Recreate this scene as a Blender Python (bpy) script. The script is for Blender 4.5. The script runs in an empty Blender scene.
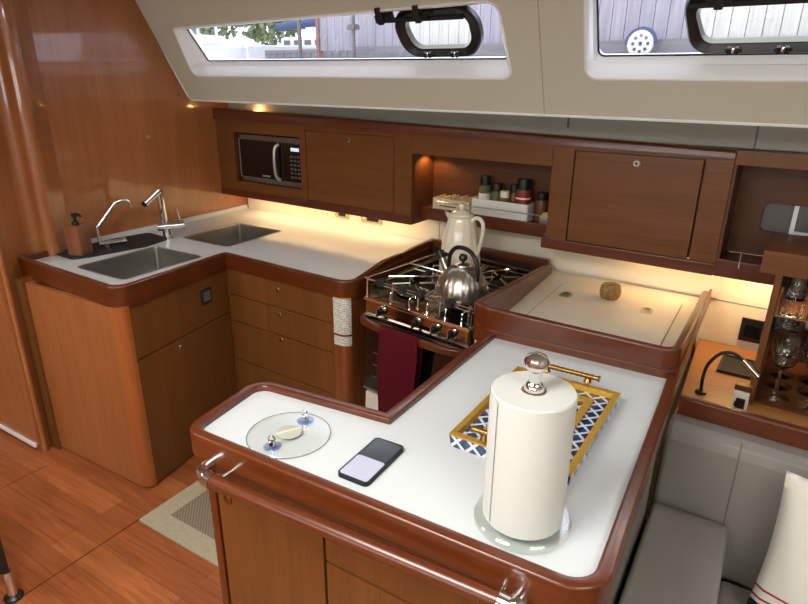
import bpy, bmesh, math, random
from mathutils import Vector, Matrix
random.seed(7)
SC = bpy.context.scene
COL = SC.collection
PI = math.pi
TH = math.radians(-3.1)                      # the hull side runs at a slight angle to the peninsula
O = Vector((-2.83, 2.50, 0))
EX = Vector((math.cos(TH), math.sin(TH), 0)); EY = Vector((-math.sin(TH), math.cos(TH), 0))

# ------------------------------------------------------------------ materials
def new_mat(name):
    m = bpy.data.materials.new(name); m.use_nodes = True
    nt = m.node_tree; return m, nt, nt.nodes['Principled BSDF']
def srgb(r, g, b):
    f = lambda c: (c/255/12.92) if c/255 <= .04045 else ((c/255+.055)/1.055)**2.4
    return (f(r), f(g), f(b), 1)
def plain(name, col, rough=.5, metal=0, coat=0, bump=0, bscale=200, spec=None, var=0, vscale=6, sheen=0):
    m, nt, p = new_mat(name)
    p.inputs['Base Color'].default_value = col
    p.inputs['Roughness'].default_value = rough; p.inputs['Metallic'].default_value = metal
    p.inputs['Coat Weight'].default_value = coat; p.inputs['Coat Roughness'].default_value = .1
    if spec is not None: p.inputs['Specular IOR Level'].default_value = spec
    if sheen: p.inputs['Sheen Weight'].default_value = sheen
    tc = nt.nodes.new('ShaderNodeTexCoord')
    if var:
        n = nt.nodes.new('ShaderNodeTexNoise'); n.inputs['Scale'].default_value = vscale; n.inputs['Detail'].default_value = 4
        nt.links.new(tc.outputs['Object'], n.inputs['Vector'])
        r = nt.nodes.new('ShaderNodeValToRGB')
        r.color_ramp.elements[0].position = .3; r.color_ramp.elements[1].position = .7
        r.color_ramp.elements[0].color = tuple(c*(1-var) for c in col[:3])+(1,)
        r.color_ramp.elements[1].color = tuple(min(1, c*(1+var*.6)) for c in col[:3])+(1,)
        nt.links.new(n.outputs['Fac'], r.inputs['Fac']); nt.links.new(r.outputs['Color'], p.inputs['Base Color'])
    if bump:
        n = nt.nodes.new('ShaderNodeTexNoise'); n.inputs['Scale'].default_value = bscale; n.inputs['Detail'].default_value = 3
        b = nt.nodes.new('ShaderNodeBump'); b.inputs['Strength'].default_value = bump; b.inputs['Distance'].default_value = .002
        nt.links.new(tc.outputs['Object'], n.inputs['Vector'])
        nt.links.new(n.outputs['Fac'], b.inputs['Height']); nt.links.new(b.outputs['Normal'], p.inputs['Normal'])
    return m
def wood(name, dark, light, grain='z', rough=.38, coat=.25, fine=150, stretch=3.0, crough=.16, bump=.05):
    m, nt, p = new_mat(name)
    tc = nt.nodes.new('ShaderNodeTexCoord'); mp = nt.nodes.new('ShaderNodeMapping')
    s = [fine]*3; s['xyz'.index(grain)] = stretch
    mp.inputs['Scale'].default_value = s
    nt.links.new(tc.outputs['Object'], mp.inputs['Vector'])
    n = nt.nodes.new('ShaderNodeTexNoise'); n.inputs['Scale'].default_value = 1; n.inputs['Detail'].default_value = 5; n.inputs['Roughness'].default_value = .6
    nt.links.new(mp.outputs['Vector'], n.inputs['Vector'])
    mp2 = nt.nodes.new('ShaderNodeMapping'); s2 = [14.0]*3; s2['xyz'.index(grain)] = .8
    mp2.inputs['Scale'].default_value = s2; nt.links.new(tc.outputs['Object'], mp2.inputs['Vector'])
    n2 = nt.nodes.new('ShaderNodeTexNoise'); n2.inputs['Scale'].default_value = 1; n2.inputs['Detail'].default_value = 3
    nt.links.new(mp2.outputs['Vector'], n2.inputs['Vector'])
    mx = nt.nodes.new('ShaderNodeMath'); mx.operation = 'MULTIPLY_ADD'; mx.inputs[1].default_value = .6
    nt.links.new(n.outputs['Fac'], mx.inputs[0])
    mm = nt.nodes.new('ShaderNodeMath'); mm.operation = 'MULTIPLY'; mm.inputs[1].default_value = .4
    nt.links.new(n2.outputs['Fac'], mm.inputs[0]); nt.links.new(mm.outputs[0], mx.inputs[2])
    r = nt.nodes.new('ShaderNodeValToRGB'); r.color_ramp.elements[0].position = .33; r.color_ramp.elements[1].position = .66
    r.color_ramp.elements[0].color = dark; r.color_ramp.elements[1].color = light
    nt.links.new(mx.outputs[0], r.inputs['Fac']); nt.links.new(r.outputs['Color'], p.inputs['Base Color'])
    p.inputs['Roughness'].default_value = rough; p.inputs['Coat Weight'].default_value = coat; p.inputs['Coat Roughness'].default_value = crough
    if coat <= .15: p.inputs['Specular IOR Level'].default_value = .3
    if bump:
        b = nt.nodes.new('ShaderNodeBump'); b.inputs['Strength'].default_value = bump; b.inputs['Distance'].default_value = .0006
        nt.links.new(n.outputs['Fac'], b.inputs['Height']); nt.links.new(b.outputs['Normal'], p.inputs['Normal'])
    return m
def emis(name, col, s):
    m, nt, p = new_mat(name)
    p.inputs['Base Color'].default_value = col; p.inputs['Emission Color'].default_value = col; p.inputs['Emission Strength'].default_value = s
    return m
def glass(name, tint=(1, 1, 1, 1), gloss=.0, refl=(1, 1, 1, 1), ior=1.45, edge=None):
    m = bpy.data.materials.new(name); m.use_nodes = True; nt = m.node_tree; nt.nodes.clear()
    o = nt.nodes.new('ShaderNodeOutputMaterial'); mix = nt.nodes.new('ShaderNodeMixShader')
    t = nt.nodes.new('ShaderNodeBsdfTransparent'); g = nt.nodes.new('ShaderNodeBsdfGlossy'); f = nt.nodes.new('ShaderNodeMath'); f.operation = 'MULTIPLY_ADD'
    lw = nt.nodes.new('ShaderNodeLayerWeight'); lw.inputs['Blend'].default_value = .35; pw_ = nt.nodes.new('ShaderNodeMath'); pw_.operation = 'POWER'; pw_.inputs[1].default_value = 2.2
    nt.links.new(lw.outputs['Facing'], pw_.inputs[0]); nt.links.new(pw_.outputs[0], f.inputs[0]); f.inputs[1].default_value = edge or .55; f.inputs[2].default_value = .04
    t.inputs['Color'].default_value = tint; g.inputs['Color'].default_value = refl; g.inputs['Roughness'].default_value = gloss
    nt.links.new(f.outputs[0], mix.inputs[0]); nt.links.new(t.outputs[0], mix.inputs[1]); nt.links.new(g.outputs[0], mix.inputs[2])
    nt.links.new(mix.outputs[0], o.inputs['Surface'])
    return m

M = {}
M['bulk'] = wood('varnished_bulkhead_veneer', srgb(146, 86, 44), srgb(178, 112, 64), 'z', rough=.32, coat=1.0, crough=.05, fine=170, stretch=4)
M['face'] = wood('cabinet_veneer_vertical', srgb(98, 57, 25), srgb(124, 77, 36), 'z', rough=.42, coat=.15, fine=220, stretch=4)
M['faceh'] = wood('cabinet_veneer_horizontal', srgb(96, 54, 24), srgb(120, 73, 35), 'x', rough=.42, coat=.15, fine=200, stretch=4)
M['trimx'] = wood('solid_trim_red_brown', srgb(80, 33, 11), srgb(102, 47, 18), 'x', rough=.32, coat=.25, crough=.1, fine=90, stretch=4)
M['trimy'] = wood('solid_trim_red_brown_along', srgb(88, 36, 14), srgb(110, 50, 22), 'y', rough=.28, coat=.5, crough=.1, fine=90, stretch=4)
M['trimr'] = wood('solid_rim_red_brown', srgb(80, 33, 11), srgb(102, 47, 18), 'x', rough=.28, coat=.3, crough=.12, fine=60, stretch=8)
M['corner'] = wood('rounded_corner_wood', srgb(146, 76, 34), srgb(176, 98, 46), 'z', rough=.33, coat=.4, fine=90, stretch=2)
M['cornerd'] = wood('dark_rounded_corner_wood', srgb(112, 58, 26), srgb(142, 78, 38), 'z', rough=.33, coat=.4, fine=90, stretch=2)
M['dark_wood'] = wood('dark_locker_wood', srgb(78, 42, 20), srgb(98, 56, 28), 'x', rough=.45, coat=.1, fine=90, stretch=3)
M['shelfw'] = wood('shelf_wood', srgb(150, 96, 48), srgb(178, 120, 64), 'x', rough=.4, coat=.2, fine=90, stretch=3)
M['white'] = plain('white_laminate', srgb(208, 211, 212), .3, var=.02, vscale=3)
M['cream'] = plain('cream_laminate', srgb(226, 216, 196), .4)
M['liner'] = plain('beige_vinyl_headliner', srgb(200, 198, 182), .75, bump=.1, bscale=500)
M['liner_d'] = plain('grey_hull_liner', srgb(168, 162, 150), .8, bump=.15, bscale=400)
M['whiteplastic'] = plain('white_window_moulding', srgb(240, 243, 246), .3)
M['black'] = plain('black_plastic', srgb(20, 20, 21), .35)
M['blackm'] = plain('matte_black_rubber', srgb(28, 28, 30), .7)
M['blackg'] = plain('gloss_black_glass', srgb(8, 8, 9), .06, coat=.5)
M['grey'] = plain('grey_plastic', srgb(96, 90, 86), .45)
M['steel'] = plain('brushed_steel', srgb(186, 182, 172), .3, 1, bump=.05, bscale=300)
M['sink'] = plain('satin_sink_steel', srgb(172, 170, 162), .38, 1)
M['chrome'] = plain('chrome', srgb(225, 225, 225), .07, 1)
M['darksteel'] = plain('mirror_hob_steel', srgb(150, 138, 122), .12, 1)
M['brass'] = plain('antique_brass', srgb(150, 112, 58), .3, 1)
M['gold'] = plain('gold_leaf', srgb(206, 160, 58), .42, .65, var=.35, vscale=260, bump=.4, bscale=400)
M['ceramic'] = plain('cream_ceramic', srgb(232, 222, 200), .12, coat=.6)
M['paper'] = plain('white_paper_towel', srgb(206, 206, 200), .95, bump=.5, bscale=260)
M['vinyl'] = plain('taupe_vinyl', srgb(134, 128, 120), .48, bump=.12, bscale=700, var=.04)
M['seam'] = plain('seam_thread', srgb(104, 98, 90), .6)
M['red'] = plain('maroon_cotton', srgb(118, 16, 34), .95, bump=.6, bscale=500)
M['fab_red'] = plain('red_stripe_fabric', srgb(170, 32, 50), .9)
M['fab_white'] = plain('white_cotton', srgb(226, 220, 208), .95, bump=.5, bscale=350)
M['navy'] = plain('navy_cotton', srgb(22, 28, 48), .95, bump=.3)
M['rug_in'] = None
M['glass'], _n, _p = new_mat('clear_glassware')
_p.inputs['Transmission Weight'].default_value = 1; _p.inputs['Roughness'].default_value = .02; _p.inputs['IOR'].default_value = 1.5; _p.inputs['Base Color'].default_value = (.97, .98, .98, 1)
M['acrylic'] = glass('clear_acrylic', (.985, .99, .98, 1), .12, edge=.5)
M['acrylic_base'] = glass('clear_acrylic_base', (.93, .94, .92, 1), .1, edge=.8)
M['acrylic_edge'] = glass('frosted_acrylic_edge', (.70, .72, .68, 1), .2, edge=.5)
M['pane'] = glass('tinted_window_glass', (.76, .76, .81, 1), .0, edge=.3)
M['clearpane'] = glass('clear_window_glass', (.98, 1, .96, 1), .0, edge=.3)
M['vacuum'] = plain('milky_disc_plastic', srgb(178, 180, 164), .35)
M['blueplastic'] = glass('pale_blue_suction_plastic', (.80, .85, 1, 1), .15, edge=.6)
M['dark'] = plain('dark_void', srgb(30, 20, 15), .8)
M['led'] = emis('warm_led', (1, .62, .25, 1), 6)
M['phone_screen'] = emis('phone_screen_light', srgb(150, 150, 164), .9)
M['phone_dark'] = plain('phone_dark_screen', srgb(50, 52, 54), .15)
M['walnut'] = wood('dispenser_wood', srgb(104, 58, 34), srgb(140, 86, 56), 'z', rough=.4, coat=.2, fine=60, stretch=4)
M['stone'] = plain('mottled_brown_wood', srgb(150, 112, 66), .5, var=.5, vscale=60, bump=.3, bscale=90)
M['amber'] = plain('spice_brown', srgb(110, 62, 34), .3, var=.3, vscale=80)
M['herb'] = plain('green_herbs', srgb(96, 92, 48), .6, var=.4, vscale=160)
M['redlabel'] = plain('dark_red_label', srgb(128, 30, 28), .4)
M['offwhite'] = plain('off_white_card', srgb(224, 216, 200), .6)
M['tea'] = plain('cream_sachet_paper', srgb(216, 204, 170), .8, var=.12, vscale=40)
M['yellow'] = plain('yellow_plastic', srgb(222, 190, 70), .5)
M['bin'] = plain('white_bin_plastic', srgb(222, 222, 218), .4)
M['silver'] = plain('silver_paint', srgb(176, 172, 166), .3, .7)
M['mwgrey'] = plain('warm_grey_metal', srgb(128, 116, 108), .35, .6)
M['lettering'] = plain('pale_lettering', srgb(220, 220, 220), .4)
M['display'] = emis('microwave_display_light', srgb(200, 215, 235), .8)
M['mirror'] = plain('grey_mirror', srgb(150, 148, 140), .06, 1)
M['socket'] = plain('taupe_socket_plate', srgb(176, 160, 130), .4)
M['boatwhite'] = plain('white_gelcoat', srgb(200, 202, 204), .3)
M['bluecover'] = plain('blue_canvas', srgb(66, 82, 116), .8)
M['asphalt'] = plain('pale_dock_concrete', srgb(130, 128, 128), .9, var=.1, vscale=4)
M['water'] = plain('pale_marina_water', srgb(150, 160, 166), .15)
M['brick'] = plain('pinkish_red_paint', srgb(140, 104, 98), .7)

def custom_mats():
    # floor planks along X
    m, nt, p = new_mat('teak_floor_planks')
    tc = nt.nodes.new('ShaderNodeTexCoord')
    br = nt.nodes.new('ShaderNodeTexBrick'); nt.links.new(tc.outputs['Object'], br.inputs['Vector'])
    br.inputs['Scale'].default_value = 1; br.inputs['Brick Width'].default_value = .62; br.inputs['Row Height'].default_value = .105
    br.inputs['Mortar Size'].default_value = .0008; br.inputs['Bias'].default_value = 0; br.offset = .37
    br.inputs['Color1'].default_value = srgb(186, 110, 62); br.inputs['Color2'].default_value = srgb(156, 86, 46); br.inputs['Mortar'].default_value = srgb(110, 52, 26)
    mp = nt.nodes.new('ShaderNodeMapping'); mp.inputs['Scale'].default_value = (4, 60, 60); nt.links.new(tc.outputs['Object'], mp.inputs['Vector'])
    n = nt.nodes.new('ShaderNodeTexNoise'); n.inputs['Scale'].default_value = 1; n.inputs['Detail'].default_value = 6; n.inputs['Distortion'].default_value = .6
    nt.links.new(mp.outputs['Vector'], n.inputs['Vector'])
    r = nt.nodes.new('ShaderNodeValToRGB'); r.color_ramp.elements[0].color = (.62, .6, .58, 1); r.color_ramp.elements[1].color = (1.15, 1.15, 1.15, 1)
    r.color_ramp.elements[0].position = .3; r.color_ramp.elements[1].position = .7
    nt.links.new(n.outputs['Fac'], r.inputs['Fac'])
    mx = nt.nodes.new('ShaderNodeMix'); mx.data_type = 'RGBA'; mx.blend_type = 'MULTIPLY'; mx.inputs['Factor'].default_value = .8
    nt.links.new(br.outputs['Color'], mx.inputs['A']); nt.links.new(r.outputs['Color'], mx.inputs['B'])
    nt.links.new(mx.outputs['Result'], p.inputs['Base Color']); p.inputs['Roughness'].default_value = .36
    p.inputs['Coat Weight'].default_value = .15
    M['floor'] = m
    # woven rug
    def weave(name, a, b, sc):
        m, nt, p = new_mat(name)
        tc = nt.nodes.new('ShaderNodeTexCoord')
        ck = nt.nodes.new('ShaderNodeTexChecker'); ck.inputs['Scale'].default_value = sc
        ck.inputs['Color1'].default_value = a; ck.inputs['Color2'].default_value = b
        nt.links.new(tc.outputs['Object'], ck.inputs['Vector']); nt.links.new(ck.outputs['Color'], p.inputs['Base Color'])
        p.inputs['Roughness'].default_value = .95
        return m
    M['rug_in'] = weave('woven_sisal', srgb(150, 136, 112), srgb(112, 98, 76), 130)
    M['rug_edge'] = plain('beige_rug_binding', srgb(176, 164, 138), .95, bump=.5, bscale=300, var=.1, vscale=90)
    # navy and white lattice
    m, nt, p = new_mat('navy_white_lattice')
    tc = nt.nodes.new('ShaderNodeTexCoord'); sx = nt.nodes.new('ShaderNodeSeparateXYZ'); nt.links.new(tc.outputs['Object'], sx.inputs[0])
    def math_(op, a, b=None, c=None):
        q = nt.nodes.new('ShaderNodeMath'); q.operation = op
        for i, v in enumerate((a, b, c)):
            if v is None: continue
            if isinstance(v, (int, float)): q.inputs[i].default_value = v
            else: nt.links.new(v, q.inputs[i])
        return q.outputs[0]
    K = 1/.040
    zc = math_('MULTIPLY', sx.outputs[2], 1.0)
    ax = math_('ADD', sx.outputs[0], 0); ay = math_('ADD', sx.outputs[1], zc)
    u = math_('MULTIPLY', math_('ADD', ax, ay), K); v = math_('MULTIPLY', math_('SUBTRACT', ax, ay), K)
    def line(w): return math_('LESS_THAN', math_('ABSOLUTE', math_('SUBTRACT', math_('FRACT', w), .5)), .12)
    msk = math_('MAXIMUM', line(u), line(v))
    n = nt.nodes.new('ShaderNodeTexNoise'); n.inputs['Scale'].default_value = 60; nt.links.new(tc.outputs['Object'], n.inputs['Vector'])
    r = nt.nodes.new('ShaderNodeValToRGB'); r.color_ramp.elements[0].position = .35; r.color_ramp.elements[1].position = .65
    r.color_ramp.elements[0].color = srgb(16, 24, 52); r.color_ramp.elements[1].color = srgb(44, 66, 112); nt.links.new(n.outputs['Fac'], r.inputs['Fac'])
    mx = nt.nodes.new('ShaderNodeMix'); mx.data_type = 'RGBA'; nt.links.new(msk, mx.inputs['Factor'])
    nt.links.new(r.outputs['Color'], mx.inputs['A']); mx.inputs['B'].default_value = srgb(206, 212, 220)
    nt.links.new(mx.outputs['Result'], p.inputs['Base Color']); p.inputs['Roughness'].default_value = .15; p.inputs['Coat Weight'].default_value = .4
    M['lattice'] = m
    # weathered fence boards
    m = wood('weathered_grey_boards', srgb(138, 135, 141), srgb(166, 163, 169), 'z', rough=.9, coat=0, fine=30, stretch=1.5, bump=0)
    M['fence'] = m
    M['fencebeam'] = wood('grey_beam', srgb(110, 108, 112), srgb(140, 138, 140), 'x', rough=.9, coat=0, fine=20, stretch=1.2, bump=0)
    # leaves
    M['leaf'] = plain('pale_spring_foliage', srgb(104, 118, 82), .8, var=.4, vscale=5)
    # printed notice
    m, nt, p = new_mat('printed_notice_paper')
    tc = nt.nodes.new('ShaderNodeTexCoord'); sx = nt.nodes.new('ShaderNodeSeparateXYZ'); nt.links.new(tc.outputs['Object'], sx.inputs[0])
    fr = math_l(nt, 'FRACT', math_l(nt, 'MULTIPLY', sx.outputs[2], 130.0))
    ln = math_l(nt, 'LESS_THAN', fr, .5)
    mp = nt.nodes.new('ShaderNodeMapping'); mp.inputs['Scale'].default_value = (260, 260, 130); nt.links.new(tc.outputs['Object'], mp.inputs['Vector'])
    n = nt.nodes.new('ShaderNodeTexNoise'); n.inputs['Scale'].default_value = 1; nt.links.new(mp.outputs['Vector'], n.inputs['Vector'])
    k = math_l(nt, 'MULTIPLY', ln, math_l(nt, 'GREATER_THAN', n.outputs['Fac'], .46))
    mx = nt.nodes.new('ShaderNodeMix'); mx.data_type = 'RGBA'; nt.links.new(k, mx.inputs['Factor'])
    mx.inputs['A'].default_value = srgb(228, 224, 212); mx.inputs['B'].default_value = srgb(140, 140, 136)
    nt.links.new(mx.outputs['Result'], p.inputs['Base Color']); p.inputs['Roughness'].default_value = .5
    M['notice'] = m
def math_l(nt, op, a, b=None):
    q = nt.nodes.new('ShaderNodeMath'); q.operation = op
    for i, v in enumerate((a, b)):
        if v is None: continue
        if isinstance(v, (int, float)): q.inputs[i].default_value = v
        else: nt.links.new(v, q.inputs[i])
    return q.outputs[0]
custom_mats()

# ------------------------------------------------------------------ mesh helpers
def merge(dst, src, mat=None):
    me = bpy.data.meshes.new('tmp'); src.to_mesh(me); src.free()
    if mat is not None: me.transform(mat)
    dst.from_mesh(me); bpy.data.meshes.remove(me)
def box(bm, x0, x1, y0, y1, z0, z1, bev=0, seg=2, mat=None):
    t = bmesh.new(); bmesh.ops.create_cube(t, size=1)
    for v in t.verts:
        v.co = Vector((x0+(v.co.x+.5)*(x1-x0), y0+(v.co.y+.5)*(y1-y0), z0+(v.co.z+.5)*(z1-z0)))
    if bev: bmesh.ops.bevel(t, geom=t.edges[:], offset=min(bev, .49*min(abs(x1-x0), abs(y1-y0), abs(z1-z0))), segments=seg, profile=.6, affect='EDGES')
    merge(bm, t, mat); return bm
def B(*a, **k): return box(bmesh.new(), *a, **k)
def lathe(bm, prof, loc=(0, 0, 0), seg=32, mat=None, sx=1, rib=0, nrib=0):
    t = bmesh.new(); rings = []
    for r, z in prof:
        if r < 1e-6: rings.append([t.verts.new((0, 0, z))])
        else:
            ring = []
            for i in range(seg):
                a = 2*PI*i/seg; rr = r*(1+rib*math.cos(a*nrib)) if rib else r
                ring.append(t.verts.new((rr*math.cos(a), rr*math.sin(a)*sx, z)))
            rings.append(ring)
    for a, b in zip(rings, rings[1:]):
        if len(a) == 1 and len(b) == 1: continue
        for i in range(seg):
            j = (i+1) % seg
            if len(a) == 1: t.faces.new((a[0], b[j], b[i]))
            elif len(b) == 1: t.faces.new((a[i], a[j], b[0]))
            else: t.faces.new((a[i], a[j], b[j], b[i]))
    bmesh.ops.recalc_face_normals(t, faces=t.faces[:])
    mm = Matrix.Translation(loc)
    merge(bm, t, mm @ mat if mat is not None else mm); return bm
def cyl(bm, p0, p1, r, r2=None, seg=20):
    p0 = Vector(p0); p1 = Vector(p1); d = p1-p0; L = d.length
    r2 = r if r2 is None else r2
    q = d.to_track_quat('Z', 'Y').to_matrix().to_4x4()
    t = bmesh.new(); lathe(t, [(0, 0), (r, 0), (r2, L), (0, L)], seg=seg)
    merge(bm, t, Matrix.Translation(p0) @ q); return bm
def smooth_path(pts, n=6):
    pts = [Vector(p) for p in pts]; out = []
    for i in range(len(pts)-1):
        p0 = pts[max(i-1, 0)]; p1 = pts[i]; p2 = pts[i+1]; p3 = pts[min(i+2, len(pts)-1)]
        for k in range(n):
            t = k/n
            out.append(.5*((2*p1)+(-p0+p2)*t+(2*p0-5*p1+4*p2-p3)*t*t+(-p0+3*p1-3*p2+p3)*t**3))
    out.append(pts[-1]); return out
def tube(bm, pts, r, seg=12, closed=False, rs=None, flat=1.0):
    pts = [Vector(p) for p in pts]; n = len(pts); rings = []
    up = Vector((0, 0, 1)); prev = None
    for i, p in enumerate(pts):
        a = pts[(i-1) % n] if (closed or i > 0) else p; b = pts[(i+1) % n] if (closed or i < n-1) else p
        d = (b-a).normalized()
        if prev is None:
            u = up.cross(d)
            if u.length < .05: u = Vector((1, 0, 0)).cross(d)
            u.normalize()
        else:
            u = (prev-d*prev.dot(d)).normalized()
        prev = u; w = d.cross(u); rr = rs[i] if rs else r
        rings.append([bm.verts.new(p+(u*math.cos(2*PI*k/seg)+w*math.sin(2*PI*k/seg)*flat)*rr) for k in range(seg)])
    m = n if closed else n-1
    fs = []
    for i in range(m):
        a = rings[i]; b = rings[(i+1) % n]
        for k in range(seg): fs.append(bm.faces.new((a[k], a[(k+1) % seg], b[(k+1) % seg], b[k])))
    if not closed: fs.append(bm.faces.new(rings[0][::-1])); fs.append(bm.faces.new(rings[-1]))
    bmesh.ops.recalc_face_normals(bm, faces=fs)
    return bm
def fillet(pts, rad, n=6, closed=True):
    """2D polygon with rounded corners; rad scalar or list"""
    out = []; m = len(pts)
    for i, p in enumerate(pts):
        r = rad[i] if isinstance(rad, (list, tuple)) else rad
        p = Vector(p)
        if r <= 0 or (not closed and i in (0, m-1)): out.append(p); continue
        a = Vector(pts[(i-1) % m])-p; b = Vector(pts[(i+1) % m])-p
        la, lb = a.length, b.length; a.normalize(); b.normalize()
        ang = a.angle(b); d = min(r/math.tan(ang/2), la*.49, lb*.49); rr = d*math.tan(ang/2)
        c = p+(a+b).normalized()*(rr/math.sin(ang/2))
        s = (p+a*d)-c; e = (p+b*d)-c
        a0 = math.atan2(s.y, s.x); a1 = math.atan2(e.y, e.x); da = (a1-a0+PI) % (2*PI)-PI
        for k in range(n+1):
            t = a0+da*k/n; out.append(c+Vector((math.cos(t), math.sin(t)))*rr)
    return out
def rrect(x0, x1, y0, y1, r, n=6): return fillet([(x0, y0), (x1, y0), (x1, y1), (x0, y1)], r, n)
def plate(bm, outer, holes=(), z0=0, z1=.01, mat=None):
    t = bmesh.new(); es = []
    for lp in [outer]+list(holes):
        vs = [t.verts.new((p[0], p[1], z0)) for p in lp]
        for i in range(len(vs)): es.append(t.edges.new((vs[i], vs[(i+1) % len(vs)])))
    bmesh.ops.triangle_fill(t, edges=es, use_beauty=True)
    r = bmesh.ops.extrude_face_region(t, geom=t.faces[:])
    for v in r['geom']:
        if isinstance(v, bmesh.types.BMVert): v.co.z = z1
    bmesh.ops.recalc_face_normals(t, faces=t.faces[:])
    merge(bm, t, mat); return bm
def sweep(bm, path, w, z0, z1, closed=False, ch=.006, side=0):
    """rectangular moulding with eased top edges along a 2D path; z0/z1 scalars or functions of the point; side shifts it"""
    pts = [Vector((p[0], p[1])) for p in path]; n = len(pts); rings = []
    for i, p in enumerate(pts):
        a = pts[(i-1) % n] if (closed or i > 0) else None; b = pts[(i+1) % n] if (closed or i < n-1) else None
        d1 = (p-a).normalized() if a is not None else None; d2 = (b-p).normalized() if b is not None else None
        if d1 is None: d1 = d2
        if d2 is None: d2 = d1
        n1 = Vector((-d1.y, d1.x)); n2 = Vector((-d2.y, d2.x)); m = (n1+n2).normalized(); k = 1/max(.35, m.dot(n1))
        zz0 = z0(p) if callable(z0) else z0; zz1 = z1(p) if callable(z1) else z1
        prof = [(-w/2, zz0), (-w/2, zz1-ch), (-w/2+ch*.35, zz1-ch*.35), (-w/2+ch, zz1), (w/2-ch, zz1), (w/2-ch*.35, zz1-ch*.35), (w/2, zz1-ch), (w/2, zz0)]
        rings.append([bm.verts.new((p.x+m.x*k*(o+side), p.y+m.y*k*(o+side), z)) for o, z in prof])
    L = 8; fs = []
    for i in range(n if closed else n-1):
        a = rings[i]; b = rings[(i+1) % n]
        for q in range(L): fs.append(bm.faces.new((a[q], a[(q+1) % L], b[(q+1) % L], b[q])))
    if not closed: fs.append(bm.faces.new(rings[0][::-1])); fs.append(bm.faces.new(rings[-1]))
    bmesh.ops.recalc_face_normals(bm, faces=fs); return bm
def loft(bm, loops, close_loop=True, caps=False):
    rs = [[bm.verts.new(p) for p in lp] for lp in loops]; n = len(rs[0]); fs = []
    for a, b in zip(rs, rs[1:]):
        for i in range(n if close_loop else n-1): fs.append(bm.faces.new((a[i], a[(i+1) % n], b[(i+1) % n], b[i])))
    if caps: fs.append(bm.faces.new(rs[0][::-1])); fs.append(bm.faces.new(rs[-1]))
    bmesh.ops.recalc_face_normals(bm, faces=fs); return bm
def obj(name, bm, mat, parent=None, label=None, ang=35, **props):
    me = bpy.data.meshes.new(name); bm.to_mesh(me); bm.free()
    if mat is not None: me.materials.append(mat)
    me.shade_smooth(); me.set_sharp_from_angle(angle=math.radians(ang))
    o = bpy.data.objects.new(name, me); COL.objects.link(o)
    wn = o.modifiers.new('weighted_normals', 'WEIGHTED_NORMAL'); wn.keep_sharp = True
    if parent is not None: o.parent = parent
    if label: o['label'] = label
    for k, v in props.items(): o[k] = v
    return o
def thing(name, label, cat, loc=(0, 0, 0), rz=0, group=None):
    o = bpy.data.objects.new(name, None); COL.objects.link(o); o.empty_display_size = .05
    o.location = loc; o.rotation_euler = (0, 0, rz); o['label'] = label; o['category'] = cat
    if group: o['group'] = group
    return o
def tag(o, label, cat, loc=None, rz=0, group=None):
    o['label'] = label; o['category'] = cat
    if loc is not None: o.location = loc
    o.rotation_euler = (0, 0, rz)
    if group: o['group'] = group
    return o
def struct(name, bm, mat, parent=None, loc=None, rz=0):
    o = obj(name, bm, mat, parent)
    if parent is None: o['kind'] = 'structure'
    if loc is not None: o.location = loc; o.rotation_euler = (0, 0, rz)
    return o
def dup(root, loc, rz=None, label=None):
    r = root.copy(); COL.objects.link(r); r.location = loc
    if rz is not None: r.rotation_euler = (0, 0, rz)
    if label: r['label'] = label
    for ch in list(root.children):
        c = ch.copy(); COL.objects.link(c); c.parent = r
        for g in ch.children:
            d = g.copy(); COL.objects.link(d); d.parent = c
    return r
def H(x, y, z=0):                              # a point along the hull side -> world
    p = O+EX*x+EY*y; return Vector((p.x, p.y, z))
def place(o, m):
    o.matrix_world = m; return o

XZ0 = Matrix(((1, 0, 0, 0), (0, 0, 1, 0), (0, 1, 0, 0), (0, 0, 0, 1)))
# ------------------------------------------------------------------ the cabin shell
struct('floor', B(-5, 2.5, -2.2, 3.0, -.05, 0), M['floor'])
s = bmesh.new(); box(s, -1.9355, -1.9315, -.6, 1.16, 0, .0012); struct('trim_1', s, M['dark_wood'])
s = bmesh.new(); box(s, -2.66, -2.60, -.6, 1.14, 0, .004); struct('trim_2', s, M['floor'])
YZ = Matrix(((0, 0, 1, 0), (1, 0, 0, 0), (0, 1, 0, 0), (0, 0, 0, 1)))      # plate drawn in y,z, thickness along x
struct('wall_left', plate(bmesh.new(), [(1.52, 0), (2.78, 0), (2.78, 1.69), (2.285, 1.69), (2.045, 2.12), (1.52, 2.12)], (), -2.87, -2.83, mat=YZ), M['bulk'])
# rounded column where the bulkhead meets the doorway
col = fillet([(-3.74, 1.19), (-2.70, 1.165), (-2.865, 1.385), (-2.735, 1.405), (-2.832, 1.55), (-2.90, 1.60), (-3.74, 1.60)], [0, .012, .05, .045, 0, 0, 0], 8)
c = bmesh.new(); plate(c, col, (), 0, 2.12); struct('trim_3', c, M['bulk'])
c = B(-2.73, -2.676, 1.215, 1.38, .0, .85); struct('trim_4', c, M['face'])
# the cabin door to the left, its frame proud of the wall
d = thing('door_1', '', '', (0, 0, 0)); del d['label']; del d['category']; d['kind'] = 'structure'
bm = bmesh.new(); box(bm, -3.75, -2.725, 1.150, 1.166, .04, 2.1, .004); obj('door_panel', bm, M['bulk'], d)
bm = bmesh.new(); box(bm, -3.65, -2.74, 1.142, 1.150, .03, .048); obj('threshold_strip', bm, M['whiteplastic'], d, 'bright pale strip along the bottom of the door')
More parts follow.
